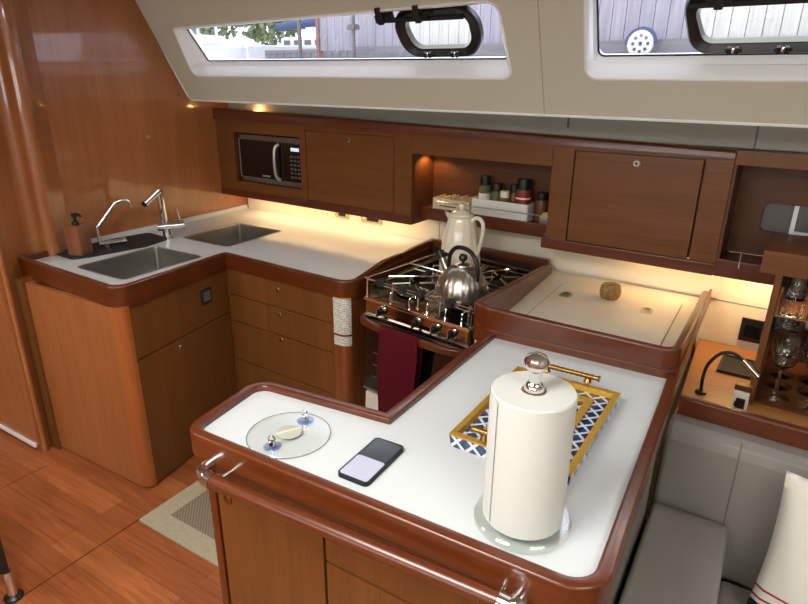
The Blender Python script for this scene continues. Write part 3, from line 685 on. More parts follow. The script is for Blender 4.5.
# notice on the rounded corner
arc = [Vector((.667, 0))]+[p for p in cpoly][1:13]
def arc_band(z0, z1, off, mat, name, parent, pts=None):
    bm = bmesh.new(); pp = []
    c = Vector((.674, .064))
    for p in arc: d = (Vector(p)-c).normalized(); pp.append(Vector(p)+d*off)
    lo = [bm.verts.new((p.x, p.y, z0)) for p in pp]; hi = [bm.verts.new((p.x, p.y, z1)) for p in pp]
    for i in range(len(pp)-1): bm.faces.new((lo[i], lo[i+1], hi[i+1], hi[i]))
    return obj(name, bm, mat, parent)
nt_ = arc_band(.612, .832, .0010, M['notice'], 'printed_notice', dc); nt_['label'] = 'white printed notice stuck on the rounded corner'
arc_band(.822, .832, .0016, M['yellow'], 'header_band', nt_); arc_band(.655, .664, .0016, M['redlabel'], 'red_band', nt_)

# ---------------------------------------------------------------- taps, dispenser, mat
bm = bmesh.new()
mo = fillet([(-2.80, 1.43), (-2.63, 1.425), (-2.60, 1.50), (-2.575, 1.62), (-2.55, 1.75), (-2.58, 1.90), (-2.76, 1.92), (-2.80, 1.75)], [.03, .03, .04, .04, .03, .03, .03, .05], 6)
plate(bm, mo, (), 0.0, .008)
o = obj('drying_mat', bm, M['blackm']); tag(o, 'black wavy-edged rubber mat behind the front sink', 'mat', (0, 0, .9005))
sd = thing('soap_dispenser', 'square wooden soap dispenser with a black pump on the mat', 'soap dispenser', (-2.672, 1.492, .909), .35)
bm = bmesh.new(); box(bm, -.037, .037, -.037, .037, 0, .135, .004); obj('body', bm, M['walnut'], sd)
bm = bmesh.new(); cyl(bm, (0, 0, .135), (0, 0, .15), .016); cyl(bm, (0, 0, .15), (0, 0, .178), .007); cyl(bm, (0, 0, .170), (0, 0, .188), .013)
tube(bm, smooth_path([(0, 0, .182), (.025, -.004, .184), (.04, -.008, .176)], 4), .005, 8); obj('pump', bm, M['black'], sd)
# folding tap near the mat
f1 = thing('folding_tap', 'slim chrome folding tap standing on the black mat', 'tap', (-2.668, 1.625, .909), 0)
bm = bmesh.new(); cyl(bm, (0, 0, 0), (0, 0, .03), .016); cyl(bm, (-.01, -.035, .022), (.03, .06, .022), .013); cyl(bm, (.028, .055, .022), (.035, .075, .022), .018, .016); obj('base', bm, M['chrome'], f1)
bm = bmesh.new(); tube(bm, smooth_path([(-.003, -.03, .02), (-.006, -.035, .10), (-.002, -.02, .115), (.03, .045, .20), (.04, .062, .215), (.055, .085, .218), (.066, .105, .205), (.068, .108, .185)], 5), .0085, 12); obj('spout', bm, M['chrome'], f1)
# angular mixer tap
f2 = thing('mixer_tap', 'tall angular chrome mixer tap between the two sinks', 'tap', (-2.600, 1.910, .9), 0)
bm = bmesh.new(); cyl(bm, (0, 0, 0), (0, 0, .006), .026); cyl(bm, (0, 0, .006), (0, 0, .055), .020); cyl(bm, (-.022, -.035, .066), (.045, .075, .066), .023); obj('body', bm, M['chrome'], f2)
bm = bmesh.new(); cyl(bm, (-.002, -.003, .06), (-.008, -.008, .245), .0165); sp = obj('riser', bm, M['chrome'], f2)
bm = bmesh.new(); tube(bm, [(-.008, -.004, .243), (.0, -.028, .238), (.02, -.12, .198)], .0150, 16); lathe(bm, [(0, -.0165), (.013, -.012), (.0165, 0), (.013, .012), (0, .0165)], (-.008, -.007, .243), 16); obj('spout', bm, M['chrome'], f2)
bm = bmesh.new(); cyl(bm, (.036, .062, .066), (.028, .052, .15), .006, .0045, 12); obj('lever', bm, M['chrome'], f2)

# wall sockets on the splashback
for nm, x0, x1, lab in (('rocker_switch', .735, .835, 'narrow switch plate on the splashback, left of the double socket'), ('double_socket', .922, 1.065, 'wider socket plate on the splashback under the flap locker')):
    t = thing(nm, lab, 'socket', H(0, .185, 0), TH)
    bm = bmesh.new(); box(bm, x0, x1, -.008, 0, .945, .992, .003); pl = obj('plate', bm, M['socket'], t)
    bm = bmesh.new(); box(bm, x0+.045 if nm == 'double_socket' else x0+.03, x1-.02, -.011, -.008, .955, .983, .002); obj('insert', bm, M['black'], t)
    if nm == 'double_socket': bm = bmesh.new(); box(bm, x0+.018, x0+.03, -.010, -.008, .962, .974, .001); obj('button', bm, M['offwhite'], t)

# ---------------------------------------------------------------- stove in its bay
for_x = None
fr = thing('stove_surround', 'red-brown wooden rail framing the back and left of the stove bay', 'trim rail', (0, 0, 0))
bm = bmesh.new(); sweep(bm, [(-1.408, 2.50), (-1.408, 2.555), (-.795, 2.522)], .028, .86, .932, ch=.005); obj('back_rail', bm, M['trimr'], fr)
bm = bmesh.new(); sweep(bm, [(-1.397, 1.90), (-1.402, 2.10), (-1.408, 2.50)], .022, .905, lambda p: .905+.027*min(1, max(0, (p.y-1.90)/.12)), ch=.004); obj('side_rail', bm, M['trimr'], fr)
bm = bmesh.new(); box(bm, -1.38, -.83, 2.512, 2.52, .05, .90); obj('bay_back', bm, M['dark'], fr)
SA = TH
st = thing('stove', 'stainless gimballed gas stove and oven with a wooden handle bar', 'stove', (-1.083, 1.84, 0), SA)
tilt = Matrix.Translation((0, 0, .8)) @ Matrix.Rotation(math.radians(2.8), 4, 'Y') @ Matrix.Translation((0, 0, -.8))
def sp_(name, bm, mat, parent=None, label=None):
    o = obj(name, bm, mat, parent or st, label)
    o.data.transform(tilt); return o
hw_ = .236
bm = bmesh.new(); box(bm, -hw_, hw_, .02, .62, .40, .835); sp_('oven_body', bm, M['black'])
bm = bmesh.new(); box(bm, -hw_, hw_, -.004, .02, .775, .845, .003); sp_('control_panel', bm, M['darksteel'])
bm = bmesh.new(); box(bm, -hw_-.006, hw_+.006, -.014, .03, .836, .850, .003); box(bm, -hw_-.004, hw_+.004, -.014, .0, .770, .780, .002); sp_('chrome_ledge', bm, M['chrome'])
bm = bmesh.new(); plate(bm, rrect(-hw_-.004, hw_+.004, .03, .63, .02), (), .836, .845); box(bm, -hw_, hw_, .61, .63, .84, .90, .004); box(bm, -hw_-.004, -hw_+.002, .03, .62, .845, .888, .002); box(bm, hw_-.002, hw_+.004, .03, .62, .845, .888, .002); hob = sp_('hob', bm, M['darksteel'])
for i, x in enumerate((-.155, .012, .098, .170)):
    bm = bmesh.new(); cyl(bm, (x, -.004, .806), (x, -.014, .806), .017); cyl(bm, (x, -.012, .806), (x, -.034, .806), .0145, .011)
    box(bm, x-.004, x+.004, -.040, -.014, .792, .822, .002); kn = sp_('knob', bm, M['black'])
    bm = bmesh.new(); box(bm, x-.002, x+.002, -.0412, -.0398, .800, .822); cyl(bm, (x, -.0035, .806), (x, -.008, .806), .0205); sp_('knob_trim', bm, M['chrome'], kn)
bm = bmesh.new(); lathe(bm, [(0, 0), (.006, 0), (.006, .006), (0, .008)], (.215, -.004, .80), 12, mat=R_X); sp_('igniter_button', bm, M['black'])
hb = [(-hw_-.012, .0), (-hw_+.02, -.034), (-.12, -.052), (.12, -.052), (hw_-.02, -.034), (hw_+.012, .0)]
hbp = [(p.x, p.y) for p in smooth_path([(a, b, 0) for a, b in hb], 4)]
bm = bmesh.new(); sweep(bm, hbp, .022, .742, .768, ch=.006); sp_('handle_bar', bm, M['trimx'], label='red-brown wooden handle bar')
bm = bmesh.new(); box(bm, -hw_, hw_, -.006, .02, .43, .762, .004); od = sp_('oven_door', bm, M['blackg'])
bm = bmesh.new(); box(bm, -hw_, hw_, -.008, .0, .750, .760, .002); sp_('door_strip', bm, M['steel'], od); bm = bmesh.new(); box(bm, -hw_, hw_, -.008, .0, .43, .440, .002); sp_('door_strip', bm, M['steel'], od)
for i in range(3):
    bm = bmesh.new(); box(bm, -.19, -.02, -.0075, -.0062, .50+.055*i, .504+.055*i); sp_('rack_line', bm, M['grey'], od)
bm = bmesh.new(); box(bm, -hw_+.01, hw_-.01, .0, .3, .05, .415); sp_('lower_panel', bm, M['offwhite'], label='pale panel below the oven door')
# burners and pan supports
for (x, y, r) in ((-.12, .16, .045), (.11, .47, .038), (-.12, .47, .045), (.11, .16, .036)):
    bm = bmesh.new(); lathe(bm, [(0, 0), (r, 0), (r, .008), (r*.75, .012), (r*.75, .018), (0, .020)], (x, y, .845), 28); bb = sp_('burner', bm, M['blackm'])
    bm = bmesh.new(); lathe(bm, [(r*1.25, .0), (r*1.55, .006), (r*1.25, .008), (r*1.02, .002)], (x, y, .845), 28); sp_('burner_ring', bm, M['brass'] if x > 0 else M['chrome'], bb)
bm = bmesh.new()
zt = .888
for x0, x1 in ((-.22, -.01), (.01, .22)):
    tube(bm, [(x0, .05, zt), (x1, .05, zt), (x1, .58, zt), (x0, .58, zt)], .004, 8, closed=True)
    tube(bm, [(x0, .315, zt), (x1, .315, zt)], .004, 8)
    for yy in (.16, .47):
        for a in range(4):
            ang = PI/4+a*PI/2; cx = (x0+x1)/2; p0 = Vector((cx+.022*math.cos(ang), yy+.022*math.sin(ang), zt+.002)); p1 = Vector((cx+.09*math.cos(ang), yy+.09*math.sin(ang), zt)); tube(bm, [p0, p1, p1-Vector((0, 0, .043))], .004, 8)
sp_('pan_support', bm, M['steel'])
# chrome fiddle rails with their black pot clamps
zr = .925
bm = bmesh.new(); tube(bm, smooth_path([(-hw_, .61, .90), (-hw_, .06, zr), (-hw_+.004, .006, zr), (-hw_+.03, -.004, zr), (hw_-.03, -.004, zr), (hw_-.004, .006, zr), (hw_, .06, zr), (hw_, .61, .90)], 5), .004, 10)
for x in (-hw_, hw_): tube(bm, [(x, .002, .85), (x, .002, zr)], .004, 8)
for x in (-.12, -.03, .05, .13, .20): tube(bm, smooth_path([(x, .004, .85), (x, .0, .885), (x+.006, .012, .897), (x+.03, .04, .90)], 4), .003, 8)
tube(bm, [(-hw_+.02, .12, .905), (.0, .32, .905), (.12, .56, .905)], .0045, 8); tube(bm, [(.0, .02, .905), (hw_-.02, .16, .905)], .0045, 8)
tube(bm, [(-hw_, .30, .913), (hw_, .30, .913)], .004, 8)
rl = sp_('fiddle_rail', bm, M['chrome'])
for x in (-.165, -.06, .02, .150):
    bm = bmesh.new(); box(bm, x-.013, x+.013, -.016, .014, zr-.016, zr+.012, .005); cyl(bm, (x-.018, -.002, zr), (x+.018, -.002, zr), .010); sp_('pot_clamp', bm, M['blackm'], rl)
for (x, y) in ((-.12, .26), (.0, .34)):
    bm = bmesh.new(); box(bm, x-.012, x+.012, y-.03, y+.03, zt+.008, zt+.022, .005); sp_('pot_clamp', bm, M['blackm'], rl)

# maroon towel hung over the handle bar
bm = bmesh.new(); nx, nz = 14, 30; rows = []
x0, x1 = -.118, .062
prof = [(-.028, .64-i*.02) for i in range(6, 0, -1)]
path = [(-.034, .56), (-.036, .66), (-.037, .74), (-.042, .762), (-.052, .773), (-.066, .770), (-.073, .755), (-.074, .70), (-.070, .62), (-.066, .54), (-.064, .46), (-.063, .38), (-.062, .33)]
path = [(p.x, p.y) for p in smooth_path([(a, b, 0) for a, b in path], 3)]
for j, (yy, z_) in enumerate(path):
    row = []
    for i in range(nx+1):
        u = i/nx; dz = max(0, .76-z_)
        row.append(bm.verts.new((x0+(x1-x0)*u+.004*math.sin(z_*20), yy+.004*math.sin(u*9+z_*6)*min(1, dz*6)*(1 if j > 12 else .1), z_)))
    rows.append(row)
for a, b in zip(rows, rows[1:]):
    for i in range(nx): bm.faces.new((a[i], a[i+1], b[i+1], b[i]))
r_ = bmesh.ops.solidify(bm, geom=bm.faces[:], thickness=-.004); bmesh.ops.recalc_face_normals(bm, faces=bm.faces[:])
bm.transform(tilt)
o = obj('hand_towel', bm, M['red'], ang=80); tag(o, 'maroon towel hanging over the oven handle bar', 'towel', (-1.083, 1.84, 0), SA)
# ring lid on the hob
# kettle
def S(x, y, z):                                   # a point on the tilted stove -> world
    p = tilt @ Vector((x, y, z)); c_, s_ = math.cos(SA), math.sin(SA)
    return Vector((-1.083+p.x*c_-p.y*s_, 1.84+p.x*s_+p.y*c_, p.z))
k0 = S(.112, .150, zt+.005)
kt = thing('kettle', 'brushed steel domed kettle with a black arched handle on the front of the stove', 'kettle', k0, math.radians(-20))
bm = bmesh.new(); lathe(bm, [(0, 0), (.092, 0), (.098, .006), (.100, .02), (.098, .045), (.090, .072), (.072, .100), (.048, .120), (.030, .126), (0, .128)], seg=96, rib=.012, nrib=24); obj('body', bm, M['steel'], kt, ang=60)
bm = bmesh.new(); lathe(bm, [(0, .124), (.032, .124), (.030, .132), (.010, .137), (0, .137)], seg=28); ld = obj('lid', bm, M['steel'], kt)
bm = bmesh.new(); lathe(bm, [(0, .135), (.006, .135), (.006, .142), (.014, .148), (.017, .158), (.013, .169), (0, .173)], seg=20); obj('lid_knob', bm, M['black'], ld)
bm = bmesh.new(); tube(bm, smooth_path([(-.078, 0, .085), (-.078, 0, .12), (-.070, 0, .158), (-.042, 0, .186), (0, 0, .195), (.042, 0, .186), (.070, 0, .158), (.080, 0, .12), (.078, 0, .085)], 5), .0085, 12); obj('handle', bm, M['black'], kt)
bm = bmesh.new(); cyl(bm, (-.078, 0, .075), (-.120, 0, .135), .017, .013); spt = obj('spout', bm, M['steel'], kt)
bm = bmesh.new(); cyl(bm, (-.116, 0, .128), (-.134, 0, .152), .019, .017); cyl(bm, (-.085, 0, .150), (-.128, 0, .150), .007); obj('spout_cap', bm, M['black'], spt)
# tall ceramic coffee pot
p0 = S(-.045, .405, zt+.005)
pt = thing('coffee_pot', 'tall cream ceramic coffee pot with a curved handle at the back of the stove', 'coffee pot', p0, math.radians(-8))
bm = bmesh.new(); lathe(bm, [(0, 0), (.086, 0), (.089, .006), (.088, .05), (.081, .12), (.070, .19), (.057, .232), (.054, .245), (.048, .247), (0, .245)], seg=64, rib=.018, nrib=14); obj('body', bm, M['ceramic'], pt, ang=60)
bm = bmesh.new(); lathe(bm, [(0, .25), (.052, .248), (.050, .256), (.030, .268), (.010, .273), (.008, .278), (.014, .286), (.012, .297), (0, .301)], seg=32); obj('lid', bm, M['ceramic'], pt)
bm = bmesh.new(); tube(bm, [(-.040, 0, .215), (-.058, 0, .232), (-.078, 0, .250)], .015, 12, rs=[.018, .013, .005]); obj('spout', bm, M['ceramic'], pt)
bm = bmesh.new(); tube(bm, smooth_path([(.050, 0, .225), (.072, 0, .246), (.098, 0, .240), (.110, 0, .21), (.102, 0, .15), (.088, 0, .10), (.078, 0, .085)], 5), .0085, 12); obj('handle', bm, M['ceramic'], pt)

# ---------------------------------------------------------------- cold box counter
cb = thing('icebox', 'raised-rim cream topped icebox counter right of the stove', 'icebox', (0, 0, 0))
bm = bmesh.new(); plate(bm, [(-.765, 1.70), (-.155, 1.70), (-.168, 2.545), (-.795, 2.578)], (), .30, .868); obj('body', bm, M['cream'], cb)
rimz = lambda p: .995-.085*max(0, min(1, (p.y-1.69)/.86))-(.010 if p.x > -.4 else 0)
rimp = fillet([(-.795, 2.53), (-.765, 1.70), (-.710, 1.676), (-.150, 1.676), (-.152, 2.20), (-.157, 2.545)], [0, .03, .02, .035, 0, 0], 7, closed=False)
bm = bmesh.new(); sweep(bm, rimp, .026, .868, rimz, ch=.006); obj('rim', bm, M['trimr'], cb)
bm = bmesh.new(); sweep(bm, fillet([(-.80, 1.86), (-.765, 1.688), (-.70, 1.664), (-.138, 1.664), (-.140, 2.5)], [0, .03, .02, .035, 0], 6, closed=False), .010, .868, .925, ch=.003); obj('rim_moulding', bm, M['trimx'], cb)
bm = bmesh.new(); plate(bm, rrect(-.690, -.225, 1.78, 2.42, .012), (), .8685, .8705); ldp = obj('lid', bm, M['cream'], cb)
bm = bmesh.new(); sweep(bm, rrect(-.692, -.223, 1.778, 2.422, .012), .003, .868, .8692, closed=True, ch=.0004); obj('lid_gap', bm, M['grey'], cb)
for (px_, py_) in ((-.637, 2.275), (-.325, 2.265)):
    bm = bmesh.new(); plate(bm, rrect(px_-.022, px_+.022, py_-.028, py_+.028, .014), (), .8705, .8735); lt = obj('latch', bm, M['steel'], ldp)
    bm = bmesh.new(); plate(bm, rrect(px_-.013, px_+.013, py_-.019, py_+.015, .008), (), .8735, .8745); tube(bm, [(px_-.01, py_+.018, .8745), (px_+.01, py_+.018, .8745)], .0025, 6); obj('latch_pull', bm, M['darksteel'], lt)
bm = bmesh.new(); lathe(bm, [(0, 0), (.030, 0), (.038, .010), (.041, .028), (.038, .050), (.033, .058), (.020, .058), (.018, .050), (0, .050)], seg=12, sx=.9)
o = obj('wooden_candle_holder', bm, M['stone'], ang=30); tag(o, 'small mottled brown wooden candle holder on the icebox lid', 'candle holder', (-.478, 2.33, .8712), .3)
bm = bmesh.new(); box(bm, -.615, .67, -.0, .012, .0, .145); o = obj('splashback', bm, M['cream']); tag(o, 'cream splashback panel behind the icebox and stove', 'splashback', H(2.04, .185, .88), TH)

# ---------------------------------------------------------------- peninsula
pn = thing('peninsula', 'white-topped L-shaped peninsula counter with a raised red-brown rim', 'counter', (0, 0, 0))
pout = [(-.143, 1.660), (-.119, .788), (-1.052, .764), (-1.084, 1.020), (-.694, 1.058), (-.690, 1.660)]
pin = [(-.145, 1.660), (-.121, .790), (-1.050, .766), (-1.082, 1.018), (-.692, 1.056), (-.688, 1.660)]
bm = bmesh.new(); plate(bm, fillet(pin, [0, .06, .06, .05, 0, 0], 8), (), .872, .900); obj('top', bm, M['white'], pn)
bm = bmesh.new(); sweep(bm, fillet(pout, [0, .06, .042, .045, 0, 0], 10, closed=False), .028, .856, .916, ch=.006); obj('rim', bm, M['trimr'], pn)
bm = bmesh.new(); plate(bm, [(-.165, .825), (-.165, 1.66), (-.68, 1.66), (-.68, 1.03), (-1.045, .99), (-1.04, .82)], (), .05, .872); obj('body', bm, M['face'], pn)
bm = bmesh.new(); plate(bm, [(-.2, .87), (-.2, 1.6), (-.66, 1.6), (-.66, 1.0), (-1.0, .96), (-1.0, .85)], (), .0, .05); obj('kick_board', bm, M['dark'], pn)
bm = bmesh.new(); box(bm, -1.04, -.165, .803, .82, .775, .858); o = obj('fascia', bm, M['dark_wood'], pn)  # darker wood tone paints in the shade of the recess below the rim
bm = bmesh.new(); box(bm, -1.025, -.695, .800, .82, .08, .768, .002); o = obj('door', bm, M['face'], pn)
bm = bmesh.new(); lathe(bm, [(0, 0), (.014, 0), (.014, .003), (.009, .006), (0, .006)], (-.990, .800, .715), 20, mat=R_X); lk_ = obj('lock_knob', bm, M['brass'], o)
bm = bmesh.new(); box(bm, -.688, -.19, .800, .82, .682, .768, .002); o = obj('drawer', bm, M['face'], pn)
bm = bmesh.new(); box(bm, -.688, -.19, .800, .82, .08, .675, .002); o = obj('door', bm, M['face'], pn)
bm = bmesh.new(); box(bm, -1.055, -1.029, .795, .84, .05, .855, .006); obj('corner_post', bm, M['trimx'], pn)
bm = bmesh.new(); box(bm, -.165, -.146, .82, 1.62, .30, .855, .008, 3); obj('side_upholstery', bm, M['vinyl'], pn, 'taupe vinyl padding on the settee side')
bm = bmesh.new(); box(bm, -.146, -.138, .86, .885, .70, .80, .002); obj('side_catch', bm, M['chrome'], pn)
hr = thing('handrail', 'red-brown wooden grab rail with chrome elbows along the peninsula front', 'handrail', (0, 0, 0))
ra = Vector((-.915, .706, .858)); rb = Vector((-.262, .738, .862))
bm = bmesh.new(); tube(bm, [ra, rb], .0165, 16); obj('rail', bm, M['trimr'], hr)
for p, q in ((ra, -1), (rb, 1)):
    k_ = 1.1 if q < 0 else .55
    bm = bmesh.new(); tube(bm, smooth_path([p, p+Vector((.022*q*k_, 0, 0)), p+Vector((.045*q*k_, .014, 0)), p+Vector((.050*q*k_, .045, 0)), p+Vector((.046*q*k_, .085 if q < 0 else .066, -.006))], 5), .0155, 16)
    e = obj('elbow', bm, M['chrome'], hr, 'chrome elbow')
    bm = bmesh.new(); cyl(bm, p+Vector((.0, .0, 0)), p+Vector((.02*q, 0, 0)), .0185); cyl(bm, p+Vector((-.006*q, .0, 0)), p+Vector((-.004*q, .082, -.005)), .006); obj('collar', bm, M['chrome'], e)

# on the peninsula
rh = thing('towel_holder', 'clear-based chrome paper towel holder on the peninsula', 'holder', (-.288, .898, .9005))
bm = bmesh.new(); lathe(bm, [(0, 0), (.086, 0), (.090, .006), (.090, .014), (.086, .018), (0, .018)], seg=64); obj('base', bm, M['acrylic_base'], rh)
bm = bmesh.new(); cyl(bm, (0, 0, .018), (0, 0, .275), .010)
lathe(bm, [(.010, .268), (.015, .272), (.018, .281), (.015, .291), (.010, .296), (.0115, .312), (.0135, .317), (.0195, .324), (.021, .334), (.017, .343), (.008, .348), (0, .349)], seg=32); obj('finial_rod', bm, M['chrome'], rh)
rp = thing('paper_towel_roll', 'tall white paper towel roll on the chrome holder', 'paper towel', (-.288, .898, .9195))
bm = bmesh.new(); lathe(bm, [(.020, 0), (.072, 0), (.0735, .003), (.0735, .257), (.071, .260), (.022, .260), (.020, .257), (.020, 0)], seg=72); obj('roll', bm, M['paper'], rp)
bm = bmesh.new(); lathe(bm, [(.0199, .02), (.0199, .2598), (.0185, .2598), (.0185, .02)], seg=32); obj('core', bm, M['stone'], rp)
bm = bmesh.new()
lo = []; hi = []
for k in range(16):
    a = math.radians(-196+k*5); rr = .0742+.0004*k/16+(.001 if k == 15 else 0); lo.append(bm.verts.new((rr*math.cos(a), rr*math.sin(a), .004))); hi.append(bm.verts.new((rr*math.cos(a), rr*math.sin(a), .254)))
for k in range(15): bm.faces.new((lo[k], lo[k+1], hi[k+1], hi[k]))
obj('loose_sheet', bm, M['paper'], rp)
# phone
ph = thing('phone', 'black phone lying face up with a lit lower screen on the peninsula', 'phone', (-.630, .898, .9005), math.radians(1.5))
bm = bmesh.new(); plate(bm, rrect(-.0385, .0385, -.078, .078, .011), (), 0, .009); obj('case', bm, M['blackm'], ph)
bm = bmesh.new(); plate(bm, rrect(-.0345, .0345, .0, .073, .006), (), .009, .0096); obj('camera_area', bm, M['phone_dark'], ph, 'dark upper part of the screen')
bm = bmesh.new(); plate(bm, rrect(-.0345, .0345, -.073, .0, .006), (), .009, .0096); sc_ = obj('screen', bm, M['phone_screen'], ph, 'bright lower part of the screen')
# lattice tray
ty = thing('serving_tray', 'navy and white lattice tray with gold borders behind the paper towels', 'tray', (-.3775, 1.240, .9005), math.radians(-.6))
hx, hy = .139, .200
bm = bmesh.new(); plate(bm, rrect(-hx+.004, hx-.004, -hy+.004, hy-.004, .002), (), .0, .010); obj('base', bm, M['lattice'], ty)
def loop4(a, b, z): return [(-a, -b, z), (a, -b, z), (a, b, z), (-a, b, z)]
bm = bmesh.new(); loft(bm, [loop4(hx-.004, hy-.004, 0), loop4(hx, hy, .031), loop4(hx-.001, hy-.001, .032)]); obj('outer_wall', bm, M['lattice'], ty, ang=10)
bm = bmesh.new(); loft(bm, [loop4(hx, hy, .030), loop4(hx, hy, .035), loop4(hx-.014, hy-.014, .035), loop4(hx-.017, hy-.017, .020)]); obj('gold_edge', bm, M['gold'], ty, ang=10)
bm = bmesh.new(); loft(bm, [loop4(hx-.016, hy-.016, .021), loop4(hx-.058, hy-.058, .0195)]); obj('lattice_border', bm, M['lattice'], ty, ang=10)
bm = bmesh.new(); loft(bm, [loop4(hx-.052, hy-.052, .018), loop4(hx-.051, hy-.051, .026), loop4(hx-.069, hy-.069, .026), loop4(hx-.070, hy-.070, .010)]); obj('inner_gold_frame', bm, M['gold'], ty, ang=10)
bm = bmesh.new(); box(bm, -hx+.06, hx-.06, -hy+.06, hy-.06, .010, .019); obj('lattice_centre', bm, M['lattice'], ty)
for s_ in (1, -1):
    y_ = s_*(hy-.006); bm = bmesh.new()
    tube(bm, [(-.085, y_, .062), (-.078, y_, .062), (.078, y_, .062), (.085, y_, .062)], .006, 12, rs=[.009, .006, .006, .009])
    for k in range(-5, 6): lathe(bm, [(.0062, -.004), (.0075, 0), (.0062, .004)], (k*.013, y_, .062), 12, mat=Matrix.Rotation(PI/2, 4, 'Y'))
    for x in (-.055, .055): tube(bm, [(x, y_, .040), (x, y_, .062)], .005, 10); lathe(bm, [(.011, .046), (.009, .050), (.005, .056)], (x, y_, 0), 12)
    obj('handle', bm, M['brass'], ty)
# clear round lid with suction hooks
rd = thing('round_acrylic_disc', 'clear round acrylic disc lying at the left end of the peninsula', 'disc', (-.853, .882, .9005))
obj('plate', lathe(bmesh.new(), [(0, 0), (.094, 0), (.096, .0015), (.096, .0035), (.094, .005), (0, .005)], seg=72), M['acrylic'], rd)
obj('edge_ring', tube(bmesh.new(), [(.0965*math.cos(a*PI/36), .0965*math.sin(a*PI/36), .0025) for a in range(72)], .0013, 6, closed=True), M['acrylic_edge'], rd)
pg = thing('finger_pull', 'small milky oval finger pull in the middle of the clear disc', 'finger pull', (-.855, .884, .9060), math.radians(60))
bm = bmesh.new(); lathe(bm, [(0, 0), (.028, 0), (.030, .0012), (.028, .0024), (0, .0024)], seg=36); obj('cup', bm, M['vacuum'], pg)
bm = bmesh.new(); box(bm, -.030, .030, -.0025, .0025, .0024, .006, .001); obj('bar', bm, M['offwhite'], pg)
def hook(x, y, lab):
    t = thing('suction_hook', lab, 'hook', (x, y, .9062), random.uniform(0, .6), 'suction hooks on the clear disc')
    bm = bmesh.new(); lathe(bm, [(0, .006), (.010, .005), (.019, .001), (.0205, 0), (.017, .0), (0, .0015)], seg=32); obj('cup', bm, M['blueplastic'], t)
    bm = bmesh.new(); cyl(bm, (0, 0, .004), (0, 0, .012), .008, .006); tube(bm, [(.008*math.cos(a*PI/6), 0, .018+.008*math.sin(a*PI/6)) for a in range(12)], .0022, 8, closed=True); obj('ring', bm, M['chrome'], t)
hook(-.848, .822, 'pale blue suction hook on the near edge of the clear disc')
hook(-.857, .945, 'pale blue suction hook on the far edge of the clear disc')

# ---------------------------------------------------------------- small shelf, gooseneck lamp, glasses
sh = thing('side_shelf', 'warm-lit wooden shelf right of the icebox', 'shelf', (0, 0, 0))
bm = bmesh.new(); plate(bm, [(-.135, 1.80), (.9, 1.745), (.9, 2.48), (-.15, 2.545)], (), .67, .695); obj('board', bm, M['shelfw'], sh)
bm = bmesh.new(); sweep(bm, [(-.125, 1.806), (.9, 1.75)], .030, .66, .790, ch=.006); obj('front_rail', bm, M['trimx'], sh)
bm = bmesh.new(); plate(bm, rrect(-.055, .058, -.085, .085, .004), (), 0, .004); pt_ = obj('charging_pad', bm, M['blackm']); tag(pt_, 'flat black rectangular tray sunk in the wooden shelf', 'pad', (.0, 2.335, .6955), TH)
bm = bmesh.new(); plate(bm, rrect(-.050, .053, -.080, .080, .004), (rrect(-.045, .048, -.075, .075, .004),), .004, .009); obj('raised_edge', bm, M['black'], pt_)
bs = thing('black_socket', 'black socket on the cream hull panel beside the glasses', 'socket', H(0, .2, 0), TH)
bm = bmesh.new(); box(bm, 2.808, 2.895, -.010, 0, .725, .820, .004); obj('plate', bm, M['black'], bs)
bm = bmesh.new(); box(bm, 2.824, 2.876, -.013, -.010, .745, .795, .003); obj('insert', bm, M['blackg'], bs)
us = thing('shelf_outlet', 'small cream outlet with a black plug behind the shelf rail', 'outlet', H(2.885, -.345, .6955), TH)
bm = bmesh.new(); box(bm, -.022, .022, 0, .02, 0, .062, .003); obj('plate', bm, M['offwhite'], us)
bm = bmesh.new(); box(bm, -.012, .014, -.012, .0, .008, .040, .003); box(bm, -.016, .0, -.016, .0, .014, .028, .003); obj('plug', bm, M['black'], us)
bm = bmesh.new(); box(bm, -.024, .026, -.002, .022, .066, .084, .003); obj('hood', bm, M['dark_wood'], us)
gl = thing('reading_lamp', 'black gooseneck reading lamp with a chrome head', 'lamp', H(2.765, -.30, .6955), TH)
bm = bmesh.new(); lathe(bm, [(0, 0), (.018, 0), (.016, .008), (.006, .012), (0, .012)], seg=20); obj('base', bm, M['black'], gl)
bm = bmesh.new(); tube(bm, smooth_path([(0, 0, .01), (-.002, 0, .06), (.006, 0, .11), (.035, 0, .155), (.07, 0, .166), (.10, 0, .150), (.112, 0, .140)], 6), .0055, 10); obj('neck', bm, M['blackm'], gl)
bm = bmesh.new(); cyl(bm, (.100, 0, .152), (.150, 0, .108), .0085, .0115, 20); hd = obj('head', bm, M['chrome'], gl)
bm = bmesh.new(); cyl(bm, (.1495, 0, .1085), (.151, 0, .1072), .009, .009, 20); obj('lens', bm, M['blackg'], hd)

